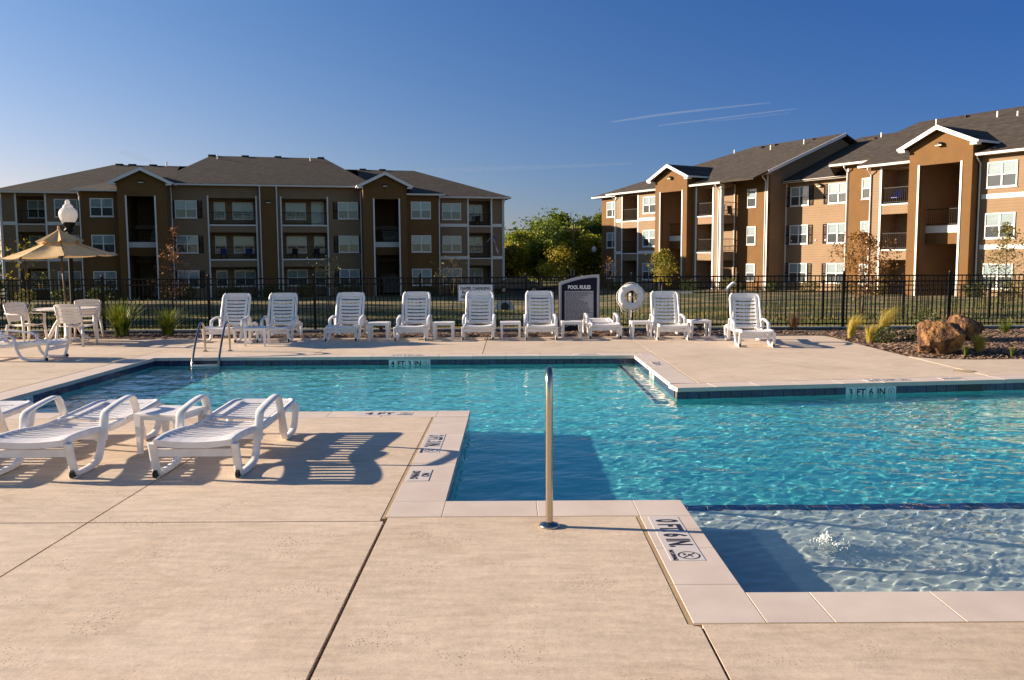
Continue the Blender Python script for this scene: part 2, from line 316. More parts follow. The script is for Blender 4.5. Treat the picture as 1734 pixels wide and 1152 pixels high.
# ================================================================== SETTING: ground, deck, pool
def gz(x, y):
    s = np.clip((np.asarray(y, float)-21.5)/40, 0, 1); s = s*s*(3-2*s)*.6+s*.4
    return -1.35*s+.6*np.clip((np.asarray(x, float)-2)/14, 0, 1)*s
def gzf(x, y): return float(gz(x, y))
xs = np.concatenate([[-2500, -900, -400, -200, -100, -70], np.arange(-50, 50.1, 1.0), [70, 100, 200, 400, 900, 2500]])
ys = np.concatenate([np.arange(21.42, 60, .8), np.arange(60, 130, 5), [150, 200, 300, 500, 900, 1800, 4000]])
X_, Y_ = np.meshgrid(xs, ys); Zg = gz(X_, Y_)
nx, ny = len(xs), len(ys); idx = np.arange(nx*ny).reshape(ny, nx)
quads = np.stack([idx[:-1, :-1], idx[:-1, 1:], idx[1:, 1:], idx[1:, :-1]], -1).reshape(-1, 4)
struct(link('ground', np_mesh('ground', np.stack([X_.ravel(), Y_.ravel(), Zg.ravel()], 1), quads, M['lawn'], True)))
def flat(name, pts, m, dz=.02):
    b = MB(); b.add([(x, y, gzf(x, y)+dz) for x, y in pts], [tuple(range(len(pts)))]); return struct(b.build(name, m))
flat('road', [(-6, 86), (30, 86), (30, 93), (-6, 93)], M['paved'])
# pool deck: separate concrete slabs with open joints over a dark filler
PF0, PFD = (2.24, 11.41), (5.11/5.156, .69/5.156)      # peninsula front water edge: start and direction
def pf(x, off=0): return 11.41+(x-2.24)*.135+off*1.009
deck = struct(bpy.data.objects.new('pool_deck', None)); COL.objects.link(deck)
g = .007
def slab(pts): MB().prism(pts, -.12, 0).build('deck_slab', M['deck'], deck)
def rect(x0, y0, x1, y1): slab([(x0+g, y0+g), (x1-g, y0+g), (x1-g, y1-g), (x0+g, y1-g)])
rect(-2.85, 5.56, -.888, 9.355); rect(-2.85, 1.2, -.862, 5.56); rect(-2.85, -6, -.862, 1.2)
slab([(-.848, 1.2+g), (.888, 1.2+g), (.888, 3.89), (.832, 3.92), (.832, 5.635), (-.848, 5.635)]); rect(-.855, -6, .895, 1.2)
slab([(.902, -6), (4.6, -6), (4.6, 3.918), (.902, 3.918)]); rect(4.607, -6, 9, 3.925); rect(9, -6, 16, 3.925)
rect(-6.87, 5.56, -2.85, 9.355); rect(-6.87, 1.2, -2.85, 5.56); rect(-6.87, -6, -2.85, 1.2)
for y0, y1 in ((-6, 1.2), (1.2, 5.56), (5.56, 9.4), (9.4, 12.6), (12.6, 15.73), (15.73, 19.15)): rect(-11, y0, -6.88, y1); rect(-24, y0, -11, y1)
for x0, x1 in ((-6.88, -3.7), (-3.7, -.55), (-.55, 2.61)): rect(x0, 15.73, x1, 19.15)
slab([(2.617, pf(2.617, .38)), (7.0, pf(7.0, .38)), (6.99, 15.5), (7.02, 17.2), (7.06, 18.6), (7.0, 19.0), (6.8, 19.15), (2.617, 19.15)])
slab([(7.014, pf(7.014, .38)), (18, pf(18, .38)), (18, 15.2), (8.9, 14.47), (7.9, 14.42), (7.3, 14.55), (7.0+.014, 14.95)])
# filler under the joints
fl = MB()
for a in ((-24, -6, 16, 3.95), (-24, 3.95, .9, 5.7), (-24, 5.7, -.8, 9.45), (-24, 9.45, -6.75, 19.15), (-6.75, 15.6, 7.0, 19.15)): fl.box(a[0], a[1], -.3, a[2], a[3], -.022)
fl.prism([(2.4, pf(2.4, .2)), (18, pf(18, .2)), (18, 15.2), (7, 14.9), (7, 15.6), (2.4, 15.6)], -.3, -.024)
struct(fl.build('joint_filler', M['joint']))
# sandy bead along the coping joints
jb = MB()
for a in ((-6.88, 15.36, 2.6, 15.72), (-6.86, 9.4, -6.51, 15.4), (2.25, 11.9, 2.59, 15.4), (-6.86, 9.37, -.51, 9.71), (-.86, 5.66, -.51, 9.4), (-.86, 5.66, 1.19, 6.0), (.87, 3.94, 1.19, 5.66), (1.19, 3.94, 9, 4.28)): jb.box(a[0], a[1], -.05, a[2], a[3], -.0022)
jb.prism([(2.26, pf(2.26, .02)), (12, pf(12, .02)), (12, pf(12, .36)), (2.26, pf(2.26, .36))], -.05, -.0026)
for x0, y0, x1, y1 in ((-.896, 5.62, -.866, 9.36), (-.87, 5.637, .862, 5.653), (.832, 3.915, .864, 5.637), (.862, 3.916, 9, 3.932), (-6.87, 9.352, -.882, 9.366), (2.598, 12.0, 2.612, 15.73), (-6.87, 15.722, 2.6, 15.736)): jb.box(x0, y0, -.03, x1, y1, -.002)
struct(jb.build('coping_joint', M['grout']))
# mow kerb and planting bed
struct(MB().box(-26, 21.2, -.2, 26, 21.42, .03).build('kerb', M['kerb']))
bd = MB(); bd.add([(-26, 19.1, -.03), (26, 19.1, -.03), (26, 21.25, -.0), (-26, 21.25, -.0)], [(0, 1, 2, 3)])
bx = np.linspace(6.9, 26, 40); by = np.linspace(14.2, 19.3, 20); Bx, By = np.meshgrid(bx, by); Bz = -.035+.09*np.clip((Bx-7.1)/1.2, 0, 1)*np.clip((By-14.6)/1, 0, 1)*(.8+.3*np.sin(Bx*2.1)*np.cos(By*1.7))
o0 = len(bd.v); bd.v += [tuple(p) for p in np.stack([Bx.ravel(), By.ravel(), Bz.ravel()], 1)]
bd.f += [(o0+j*40+i, o0+j*40+i+1, o0+(j+1)*40+i+1, o0+(j+1)*40+i) for j in range(19) for i in range(39)]
struct(bd.build('planting_bed', M['mulch']))
def bedz(x, y): return -.035+.09*min(max((x-7.1)/1.2, 0), 1)*min(max((y-14.6), 0), 1) if (x > 7.0 and y < 19.2) else -.02
def in_bed(x, y):
    if 19.18 < y < 21.18: return True
    return x > 7.08 and 14.6 < y < 19.2 and not (x < 7.5 and y < 14.9)
V = []; Fc = []
for k in range(15000):
    if k < 4200: x, y = random.uniform(-14, 16), random.uniform(19.2, 21.18)
    else: x, y = random.uniform(7.05, 14), random.uniform(14.55, 19.2)
    if not in_bed(x, y): continue
    L = random.uniform(.02, .075); W_ = random.uniform(.008, .022); a = random.uniform(0, 6.28); t = random.uniform(-.5, .5)
    c = Vector((x, y, bedz(x, y)+random.uniform(.005, .03))); d = Vector((math.cos(a), math.sin(a), t))*L; e = Vector((-math.sin(a), math.cos(a), random.uniform(-.4, .4)))*W_; h = Vector((0, 0, .008))
    o0 = len(V); V += [c-d-e, c+d-e*.6, c+d*.9+e, c-d*.8+e, c+h]; Fc += [(o0, o0+1, o0+4), (o0+1, o0+2, o0+4), (o0+2, o0+3, o0+4), (o0+3, o0, o0+4)]
struct(link('bark_mulch', np_mesh('bark_mulch', V, Fc, M['chips'])), 'stuff')
# lawn blades beyond the kerb
n = 42000; gy = 21.5+22*RNG.random(n)**1.5; gx = (RNG.random(n)-.5)*2*(gy*.66+1); gzv = gz(gx, gy)
patch = np.sin(gx*.7+1)*np.cos(gy*.55)+np.sin(gx*1.9+gy*1.3)*.6+RNG.normal(0, .5, n); keep = patch > -.55; gx, gy, gzv = gx[keep], gy[keep], gzv[keep]; n = len(gx)
h = RNG.uniform(.03, .10, n); a = RNG.uniform(0, 6.28, n); ww = RNG.uniform(.008, .02, n); lx = RNG.normal(0, .04, n); ly = RNG.normal(0, .04, n)
P0 = np.stack([gx-np.cos(a)*ww, gy-np.sin(a)*ww, gzv], 1); P1 = np.stack([gx+np.cos(a)*ww, gy+np.sin(a)*ww, gzv], 1); P2 = np.stack([gx+lx, gy+ly, gzv+h], 1)
struct(link('grass', np_mesh('grass', np.stack([P0, P1, P2], 1).reshape(-1, 3), np.arange(3*n).reshape(-1, 3), M['blade'])), 'stuff')

# ---- pool
pool = struct(bpy.data.objects.new('swimming_pool', None)); COL.objects.link(pool)
WL = -.15; FLO = -.56; SH = -.30; XE = 12.0
def recv(o): o.cycles.is_caustics_receiver = True; return o
b = MB(); b.add([(-6.55, 3.9, FLO), (XE, 3.9, FLO), (XE, 15.5, FLO), (-6.55, 15.5, FLO)], [(0, 1, 2, 3)]); recv(b.build('pool_floor', M['plaster'], pool))
b = MB()
def wallq(x0, y0, x1, y1, zt=-.204): b.add([(x0, y0, FLO), (x1, y1, FLO), (x1, y1, zt), (x0, y0, zt)], [(0, 1, 2, 3)])
for a in ((-6.5, 15.35, 2.23, 15.35), (-6.5, 9.73, -6.5, 15.35), (2.23, 11.41, 2.23, 15.35), (2.23, 11.41, XE, pf(XE)), (-6.5, 9.73, -.5, 9.73), (-.5, 6.02, -.5, 9.73), (-.5, 6.02, 1.2, 6.02), (1.2, 4.3, 1.2, 6.02), (1.2, 4.3, XE, 4.3), (XE, 4.3, XE, 13)): wallq(*a)
recv(b.build('pool_wall', M['plaster'], pool))
b = MB()
for a in ((-6.5, 15.358, 2.23, 15.358), (-6.508, 9.73, -6.508, 15.35), (2.238, 11.41, 2.238, 15.35), (2.23, 11.418, XE, pf(XE)+.008), (-6.5, 9.722, -.5, 9.722), (-.508, 6.02, -.508, 9.73), (-.5, 6.012, 1.2, 6.012), (1.192, 4.3, 1.192, 6.02), (1.2, 4.292, XE, 4.292)):
    x0, y0, x1, y1 = a; b.add([(x0, y0, -.21), (x1, y1, -.21), (x1, y1, -.02), (x0, y0, -.02)], [(0, 1, 2, 3)])
b.build('tile_grout', M['joint'], pool)
recv(MB().box(1.2, 4.29, FLO, XE, 6.56, SH).build('tanning_shelf', M['shelf'], pool))
k = 0
while 1.2+k*.156 < 9:
    x = 1.205+k*.156; recv(MB().cbox(x, 6.405, SH, x+.15, 6.555, SH+.006, .002).build('nosing_tile', M['navy'], pool)); k += 1
recv(MB().box(1.93, 11.45, FLO, 2.23, 15.34, -.36).build('pool_bench', M['shelf'], pool))
for k in range(25): recv(MB().cbox(1.925, 11.46+k*.156, -.36, 1.985, 11.61+k*.156, -.354, .002).build('nosing_tile', M['navy'], pool))
# waterline tiles, one by one
tile_me = MB().cbox(-.0735, -.0735, 0, .0735, .0735, .008, .003).mesh('waterline_tile', M['navy']); wt_me = MB().cbox(-.0735, -.0735, 0, .0735, .0735, .008, .003).mesh('depth_marker_tile', M['wtile'])
def tile_run(x0, y0, dx, dy, L, rz, marks):
    k = 0
    while k*.152+.14 < L:
        s = k*.152+.076; loc = (x0+dx*s, y0+dy*s, -.13)
        mk = marks.get(k)
        o = link('depth_marker_tile' if mk else 'waterline_tile', wt_me if mk else tile_me, pool, loc, (R(90), 0, rz))
        if mk == '@': ring_symbol(.05, M['ink'], o, (0, 0, .0095), (0, 0, 0))
        elif mk: text(mk, .125, M['ink'], o, (0, 0, .009), (0, 0, 0))
        k += 1
mk = lambda k0, L: {k0+i: c for i, c in enumerate(L)}
tile_run(-6.5, 15.35, 1, 0, 8.73, 0, mk(28, ['4', 'FT', '3', 'IN', '@']))
tile_run(-6.5, 9.73, 0, 1, 5.62, R(90), mk(8, ['4', 'FT', '@']))
tile_run(2.23, 15.35, 0, -1, 3.94, R(-90), mk(11, ['4', 'FT', '@']))
tile_run(2.235, 11.41, PFD[0], PFD[1], 7.2, math.atan2(PFD[1], PFD[0]), mk(16, ['3', 'FT', '6', 'IN', '@']))
tile_run(-.5, 6.02, 0, 1, 3.71, R(90), {})
sk = MB().box(-.19, -.012, -.07, .19, 0, .06).build('skimmer_opening', M['ink'], pool, loc=(6.52, pf(6.52)-.002, -.125), rot=(0, 0, math.atan2(PFD[1], PFD[0])))
# coping stones
cop = struct(bpy.data.objects.new('pool_coping', None)); COL.objects.link(cop); _st = {}
def stones(x0, y0, L, rz, first=.61):
    s = 0; lens = []
    if first: lens.append(first)
    while sum(lens) < L-.05: lens.append(min(.615, L-sum(lens)))
    for q in lens:
        key = round(q, 3)
        if key not in _st: _st[key] = MB().cbox(.0022, 0, -.056, q-.0022, .378, 0, .0016).mesh('coping_stone', M['coping'])
        link('coping_stone', _st[key], cop, (x0+math.cos(rz)*s, y0+math.sin(rz)*s, random.uniform(-.0015, .001)), (0, 0, rz)); s += q
stones(-6.867, 15.342, 9.46, 0); stones(-6.487, 9.735, 5.6, R(90)); stones(2.218, 15.337, 3.50, R(-90))
stones(2.235, 11.40, 10, math.atan2(PFD[1], PFD[0]), .55); stones(-.488, 9.738, 6.36, R(180), .37)
stones(-.488, 6.03, 3.32, R(90), .55)
def stone_box(x0, y0, x1, y1): MB().cbox(x0+.0022, y0+.0022, -.056, x1-.0022, y1-.0022, 0, .0016).build('coping_stone', M['coping'], cop)
for x0, x1 in ((-.868, -.486), (-.486, .17), (.17, .865), (.865, 1.215)): stone_box(x0, 5.653, x1, 6.03)
for y0, y1 in ((3.93, 4.42), (4.42, 5.0), (5.0, 5.36), (5.36, 5.653)): stone_box(.862, y0, 1.215, y1)
for i in range(14): stone_box(1.215+.63*i-.3*(i > 0), 3.932, 1.215+.63*(i+1)-.3, 4.31)
# depth markers set in the coping
def marker(x, y, L, Wd, rz, body, sym=True, size=None, m=M['ink'], sx=.62):
    p = link('depth_marker', MB().box(-L/2, -Wd/2, -.004, L/2, Wd/2, .002).mesh('depth_marker', M['wtile_m']), cop, (x, y, 0), (0, 0, rz))
    size = size or Wd*.98
    text(body, size, m, p, ((-L*.1 if sym else 0), 0, .0024), (0, 0, 0), sx=sx)
    if sym: ring_symbol(Wd*.33, M['ink'], p, (L/2-Wd*.42, Wd*.1, .0028), (0, 0, 0)); text('NO DIVING', Wd*.17, m, p, (L/2-Wd*.45, -Wd*.37, .0028), (0, 0, 0))
    return p
M['wtile_m'] = mat('marker_plate', (.60, .55, .52), rough=.5)
marker(1.015, 5.20, .84, .20, R(-90), '0 FT. 6 IN.', sx=.64)
marker(-.765, 8.0, .84, .19, R(-90), '3 FT. 3 IN.', sx=.64)
marker(-.755, 6.78, .36, .17, R(-90), 'NO\nDIVING', False, .085, sx=.9)
marker(-1.45, 9.56, .62, .18, 0, '4 FT', sx=1.0)
marker(-1.95, 15.55, .62, .17, 0, '4 FT 3 IN', sx=.6)
marker(1.4, 15.55, .36, .15, 0, 'NO DIVING', False, .08, sx=.75)
marker(2.42, 14.1, .5, .17, R(90), '4 FT', sx=.9)
pa = math.atan2(PFD[1], PFD[0])
marker(5.35, pf(5.35, .2), .66, .17, pa, '3 FT 6 IN', sx=.6); marker(6.35, pf(6.35, .2), .36, .15, pa, 'NO DIVING', False, .08, sx=.75)
# water surface: a real rippled sheet
st = .0165; wx = np.arange(-6.53, 9.3, st, dtype=np.float32); wy = np.arange(4.25, 15.4, st, dtype=np.float32); WX, WY = np.meshgrid(wx, wy); WS = np.zeros_like(WX); WZ = np.zeros_like(WX)
for i in range(100):
    lam = .066*2**(RNG.random()*3.5); th = RNG.normal(1.75, 1.0); A = lam/6.283*.016*RNG.random()
    wv = np.float32(A)*np.sin(np.float32(2*math.pi/lam)*(WX*np.float32(math.cos(th))+WY*np.float32(math.sin(th)))+np.float32(RNG.random()*6.28))
    if lam < .19: WS += wv
    else: WZ += wv*np.float32(.85)
shf = np.clip((7.0-WY)/.8, 0, 1)*(WX > .9); calm = .66+.2*np.sin(WX*.55+WY*.3+1.0)*np.cos(WY*.5-WX*.22)
WZ = WZ*calm*(1-.72*shf)+WS*(calm*(1-shf)+(1.45+.45*np.sin(WX*2.1+WY*1.3)*np.cos(WY*2.6-WX))*shf)
BX, BY = 2.08, 5.48; rr = np.hypot(WX-BX, WY-BY)
WZ += .012*np.exp(-(rr/.08)**2)+.0022*np.sin(rr*44)*np.exp(-rr/.5)+RNG.normal(0, 1, WX.shape)*.006*np.exp(-(rr/.16)**2)
inside = ((WY > 9.71)&(WX > -6.53)&(WX < 2.25)) | ((WX > -.53)&(WY > 6.0)&(WY < 11.41+(np.maximum(WX, 2.24)-2.24)*.135+.02)) | ((WX > 1.18)&(WY > 4.27)&(WY < 6.1))
nx, ny = len(wx), len(wy); idx = np.arange(nx*ny).reshape(ny, nx)
ok = inside[:-1, :-1] | inside[1:, 1:] | inside[:-1, 1:] | inside[1:, :-1]
quads = np.stack([idx[:-1, :-1], idx[:-1, 1:], idx[1:, 1:], idx[1:, :-1]], -1)[ok]
m = bpy.data.materials.new('pool_water'); m.use_nodes = True; bs = m.node_tree.nodes['Principled BSDF']
bs.inputs['Transmission Weight'].default_value = 1; bs.inputs['Roughness'].default_value = 0; bs.inputs['IOR'].default_value = 1.33; bs.inputs['Base Color'].default_value = (.93, .99, 1, 1)
used = np.unique(quads); remap = np.zeros(nx*ny, np.int32); remap[used] = np.arange(len(used)); VV = np.stack([WX.ravel(), WY.ravel(), WZ.ravel()+WL], 1)[used]
water = struct(link('water', np_mesh('water', VV, remap[quads], m, True))); water.cycles.is_caustics_caster = True
jet = thing('water_jet', 'small bubbling water jet breaking the surface of the shallow pool shelf', 'water jet', (BX, BY, WL))
b = MB()
for k in range(170):
    a = random.uniform(0, 6.28); q = abs(random.gauss(0, .062)); r_ = random.uniform(.003, .010)*(1 if q < .08 else .6); cx, cy, cz = q*math.cos(a), q*math.sin(a)*1.0, max(.0, .075-q*.65)*random.uniform(.3, 1.1)+.004
    vs = [(cx, cy, cz-r_)]+[(cx+r_*math.sin(t_)*math.cos(p_), cy+r_*math.sin(t_)*math.sin(p_), cz-r_*math.cos(t_)) for t_ in (.8, 1.57, 2.35) for p_ in [i_*math.pi/3 for i_ in range(6)]]+[(cx, cy, cz+r_)]
    fs = [(0, 1+(i_+1) % 6, 1+i_) for i_ in range(6)]+[(1+6*j_+i_, 1+6*j_+(i_+1) % 6, 7+6*j_+(i_+1) % 6, 7+6*j_+i_) for j_ in range(2) for i_ in range(6)]+[(19, 13+i_, 13+(i_+1) % 6) for i_ in range(6)]
    b.add(vs, fs)
struct(b.build('bubbles', M['foam'], jet, smooth=True), 'stuff')

# ================================================================== POOL FURNITURE
def zf(s): return float(np.interp(s, [0, .15, .45, .85, 1.08, 1.3, 1.9], [.315, .33, .315, .27, .275, .295, .315]))
def slat_mesh(name, wd, dep, th, sag):
    b = MB(); n = 6; top = []
    for i in range(n+1):
        x = -wd/2+wd*i/n; z = -sag*(1-(2*x/wd)**2); top.append((x, z))
    v = [(x, y, z+dz) for y in (-dep/2, dep/2) for dz in (-th/2, th/2) for x, z in top]; k = n+1; f = []
    for i in range(n): f += [(i, k+i, k+i+1, i+1)[::-1], (2*k+i, 2*k+i+1, 3*k+i+1, 3*k+i)[::-1], (k+i, 3*k+i, 3*k+i+1, k+i+1)[::-1], (i, i+1, 2*k+i+1, 2*k+i)[::-1]]
    f += [(0, 2*k, 3*k, k)[::-1], (n, k+n, 3*k+n, 2*k+n)[::-1]]
    b.add(v, f); return b.mesh(name, M['resin'])
SEAT = slat_mesh('slat', .57, .050, .006, .030); BACK = slat_mesh('slat', .50, .056, .009, .02); ENDS = slat_mesh('slat', .60, .10, .05, .022)
def sweep(pts, x, rx, rz, m, name, parent, sub=1):
    P = [Vector((x, a, b)) for a, b in pts]
    for _ in range(sub+1):                                  # round the corners (Chaikin)
        Q = [P[0]]
        for i in range(len(P)-1): Q += [P[i]*.75+P[i+1]*.25, P[i]*.25+P[i+1]*.75]
        Q.append(P[-1]); P = Q
    b = MB(); rings = []
    for i, p in enumerate(P):
        t = (P[min(i+1, len(P)-1)]-P[max(i-1, 0)]).normalized(); nrm = Vector((0, -t.z, t.y)); ax = Vector((1, 0, 0))
        c = .6
        rings.append([p+ax*(sx*rx)+nrm*(sz*rz) for sx, sz in ((1, c), (c, 1), (-c, 1), (-1, c), (-1, -c), (-c, -1), (c, -1), (1, -c))])
    v = [q for g_ in rings for q in g_]; f = []
    for i in range(len(P)-1):
        for k in range(8): f.append((i*8+k, i*8+(k+1) % 8, (i+1)*8+(k+1) % 8, (i+1)*8+k))
    f += [tuple(range(7, -1, -1)), tuple(range((len(P)-1)*8, len(P)*8))]
    b.add(v, f); o = b.build(name, m, parent); return smooth_angle(o, 50)
def make_lounger(angle):
    t = thing('sun_lounger', '', 'sun lounger')
    for sx in (-1, 1):
        x = sx*.325
        sweep([(.01, .30), (.05, .16), (.085, .045), (.11, .022), (.40, .022), (.50, .05), (.56, .15), (.60, .27)], x, .030, .020, M['resin'], 'leg', t)
        sweep([(.575, .20), (.60, .33), (.625, .425), (.68, .445), (.9, .475), (1.12, .495), (1.19, .475), (1.26, .33), (1.365, .10)], x+sx*.012, .034, .0145, M['resin'], 'armrest', t)
        sweep([(1.345, .16), (1.40, .05), (1.45, .022), (1.66, .022), (1.77, .06), (1.83, .18), (1.86, .29)], x, .030, .020, M['resin'], 'leg', t)
        sweep([(s, zf(s)-.012) for s in (0, .15, .45, .7, .85, 1.08)]+[(1.3, .27), (1.9, .29)], sx*.29, .022, .03, M['resin'], 'side_rail', t)
        wb = MB(); wb.tube([(x-.014, .062, .034), (x+.014, .062, .034)], .034, 14); wh = wb.build('wheel', M['rubber'], t)
        MB().box(x-.016, .05, .0, x+.016, .16, .012).build('skid', M['resin'], t)
    link('front_rail', ENDS, t, (0, .04, zf(.03)-.008), (.08, 0, 0))
    n = 11
    for i in range(n):
        s = .14+i*.0925; sl_ = math.atan2(zf(s+.02)-zf(s-.02), .04); link('slat', SEAT, t, (0, s, zf(s)+.008), (sl_, 0, 0))
    MB().box(-.30, .028, .185, .30, .062, .245).build('cross_bar', M['resin'], t)
    MB().box(-.29, 1.80, .235, .29, 1.84, .285).build('cross_bar', M['resin'], t)
    MB().box(-.30, .60, .20, .30, .63, .25).build('cross_bar', M['resin'], t)
    bk = bpy.data.objects.new('backrest', None); COL.objects.link(bk); bk.parent = t; bk.location = (0, 1.12, .283); bk.rotation_euler = (R(angle), 0, 0)
    for sx in (-1, 1):
        b = MB()
        pts = [(sx*.255, 0, 0), (sx*.255, .2, 0), (sx*.258, .5, .004), (sx*.26, .74, .01)]
        for (x0, y0, z0), (x1, y1, z1) in zip(pts, pts[1:]):
            b.add([(x0-.05*(sx > 0)-.0, y0, z0-.016), (x0+.05*(sx < 0), y0, z0-.016), (x1+.05*(sx < 0), y1, z1-.016), (x1-.05*(sx > 0), y1, z1-.016), (x0-.05*(sx > 0), y0, z0+.008), (x0+.05*(sx < 0), y0, z0+.008), (x1+.05*(sx < 0), y1, z1+.008), (x1-.05*(sx > 0), y1, z1+.008)],
                  [(0, 3, 2, 1), (4, 5, 6, 7), (0, 1, 5, 4), (1, 2, 6, 5), (2, 3, 7, 6), (3, 0, 4, 7)])
        b2 = MB(); b2.tube([(sx*.30, 0, -.002), (sx*.302, .35, 0), (sx*.30, .70, .008), (sx*.285, .765, .01), (sx*.25, .80, .01)], .028, 8, .75); b2.v += []; o0 = len(b2.v); b2.v += b.v; b2.f += [tuple(i+o0 for i in q) for q in b.f]
        smooth_angle(b2.build('side_rail', M['resin'], bk), 50)
    hb = MB(); prof = []
    for i in range(11):
        x = -.27+.054*i; y = .80-.05*max(0, (abs(x)-.2)/.07)**2
        prof.append((x, y))
    hv = [(x, .715, -.010-.016*(1-(x/.27)**2)) for x, y in prof]+[(x, y+.012, .0) for x, y in prof]; hv += [(x, y, z+.024) for x, y, z in hv]; k = 11
    hf = []
    for i in range(10): hf += [(i, k+i, k+i+1, i+1), (2*k+i, 2*k+i+1, 3*k+i+1, 3*k+i), (i, i+1, 2*k+i+1, 2*k+i), (k+i, 3*k+i, 3*k+i+1, k+i+1)]
    hb.add(hv, hf); smooth_angle(hb.build('top_rail', M['resin'], bk), 50)
    for i in range(8): link('slat', BACK, bk, (0, .075+i*.0865, .002), (0, 0, 0))
    if angle > 20: MB().tube([(-.24, .45, -.03), (-.22, .18, -.40)], .014, 6).build('prop', M['resin'], bk); 
    return t
up0 = make_lounger(62); fl0 = make_lounger(1.5)
GB = 'white loungers lined up along the back of the pool'; GFt = 'white loungers lying flat beside the near pool edge'
UPS = [(-6.25, 18.05, 2, 'white upright lounger behind the pool ladder, at the left end of the back row', 62), (-5.12, 18.1, 5, 'second white upright lounger of the back row, right of the table beside the ladder', 62),
       (-3.7, 18.25, 1, 'third white upright lounger of the back row, with a white table on its right', 62), (-2.2, 18.25, 0, 'white upright lounger directly behind the 4 FT waterline tiles', 63),
       (-.74, 18.3, 0, 'white upright lounger whose back covers part of the diaper changing sign', 63), (.64, 18.25, 0, 'white upright lounger standing just left of the pool rules sign', 64),
       (3.46, 18.1, -2, 'white upright lounger just right of the life ring', 61), (4.80, 16.55, -5, 'white upright lounger standing alone on the deck in front of the reaching pole', 62)]
up_list = [up0]+[copy_tree(up0) for _ in range(len(UPS)-1)]
for o, (x, y, a, lb, bang) in zip(up_list, UPS):
    o.location = (x, y, 0); o.rotation_euler = (0, 0, R(a)); tag(o, lb, 'sun lounger', GB)
    for c in o.children:
        if c.name.startswith('backrest'): c.rotation_euler = (R(bang), 0, 0)
FLS = [(-2.545, 6.66, 0, 'white lounger lying flat, right of the low square table in the foreground', GFt), (-3.88, 6.66, 1.5, 'white lounger lying flat left of the low square table in the foreground', GFt),
       (-5.17, 6.6, 1, 'white lounger cut off by the left edge of the photo, lying flat in the foreground', GFt), (2.05, 18.5, 0, 'white lounger folded flat between the pool rules sign and the life ring', GB)]
fl_list = [fl0]+[copy_tree(fl0) for _ in range(len(FLS)-1)]
for o, (x, y, a, lb, gr) in zip(fl_list, FLS): o.location = (x, y, 0); o.rotation_euler = (0, 0, R(a)); o.scale = (1.02, 1.04, 1.0); tag(o, lb, 'sun lounger', gr)
# the folded one in the back row sags: its knee end is up
o = copy_tree(up0); o.location = (-8.13, 15.2, 0); o.rotation_euler = (0, 0, R(88)); tag(o, 'white upright lounger seen from the side in front of the round patio table', 'sun lounger')
for c in o.children:
    if c.name.startswith('backrest'): c.rotation_euler = (R(52), 0, 0)
# low square tables
t0 = thing('side_table', '', 'side table')
tb = MB(); tb.cbox(-.225, -.225, .355, .225, .225, .38, .008).box(-.205, -.205, .315, .205, -.19, .356).box(-.205, .19, .315, .205, .205, .356).box(-.205, -.19, .315, -.19, .19, .356).box(.19, -.19, .315, .205, .19, .356)
tb.build('table_top', M['resin'], t0)
for sx in (-1, 1):
    for sy in (-1, 1):
        b = MB(); x, y = sx*.195, sy*.195; b.add([(x-.018, y-.018, 0), (x+.018, y-.018, 0), (x+.018, y+.018, 0), (x-.018, y+.018, 0), (x-.03, y-.03, .354), (x+.03, y-.03, .354), (x+.03, y+.03, .354), (x-.03, y+.03, .354)], [(3, 2, 1, 0), (4, 5, 6, 7), (0, 1, 5, 4), (1, 2, 6, 5), (2, 3, 7, 6), (3, 0, 4, 7)]); b.build('leg', M['resin'], t0)
TBS = [(-3.15, 7.75, -12, 'low white square table between the two flat loungers in the foreground', None), (-5.28, 17.55, 4, 'low white table between the first two upright loungers, right of the pool ladder', 1), (-2.94, 18.8, 0, 'low white table just left of the lounger behind the 4 FT tiles', 1), (-1.5, 18.75, 0, 'low white table just left of the lounger that covers part of the diaper sign', 1),
       (-.03, 18.75, 0, 'low white table just right of the lounger that covers part of the diaper sign', 1), (1.32, 18.8, 0, 'low white table in front of the pool rules sign', 1), (2.84, 18.7, 0, 'low white table under the life ring', 1), (4.18, 18.95, 0, 'low white table right of the lounger beside the life ring', 1)]
for i, (x, y, a, lb, gr) in enumerate(TBS):
    o = t0 if i == 0 else copy_tree(t0); o.location = (x, y, 0); o.rotation_euler = (0, 0, R(a)); tag(o, lb, 'side table', 'low white tables between the back row loungers' if gr else None)
# round patio table, armchairs, parasol
pt = thing('patio_table', 'round cream plastic patio table under the tan parasol', 'table', (-9.85, 18.75, 0))
MB().lathe([(.05, .69), (.62, .695), (.65, .70), (.655, .715), (.64, .728), (.05, .73)], 40).build('table_top', M['cream'], pt, smooth=False)
MB().lathe([(.06, .1), (.05, .15), (.05, .69)], 16).build('pedestal', M['cream'], pt)
for k in range(4):
    a = k*math.pi/2+.5; b = MB(); b.tube([(math.cos(a)*.04, math.sin(a)*.04, .62), (math.cos(a)*.22, math.sin(a)*.22, .34), (math.cos(a)*.34, math.sin(a)*.34, .10), (math.cos(a)*.46, math.sin(a)*.46, .02)], [.05, .04, .04, .035], 8); b.build('leg', M['cream'], pt, smooth=True)
ch = thing('patio_chair', '', 'chair')
sb = MB(); v = []; nn = 8
for j in range(nn+1):
    for i in range(nn+1):
        u_, q = i/nn-.5, j/nn; v.append((u_*(.46-.04*q), -.23+.44*q, .425-.02*math.sin(q*math.pi)-.015*(1-(2*u_)**2)+(.012 if q < .1 else 0)))
sb.add(v, [(j*(nn+1)+i, j*(nn+1)+i+1, (j+1)*(nn+1)+i+1, (j+1)*(nn+1)+i) for j in range(nn) for i in range(nn)]); s_ = sb.build('seat', M['cream'], ch, smooth=True); sm = s_.modifiers.new('thick', 'SOLIDIFY'); sm.thickness = .018
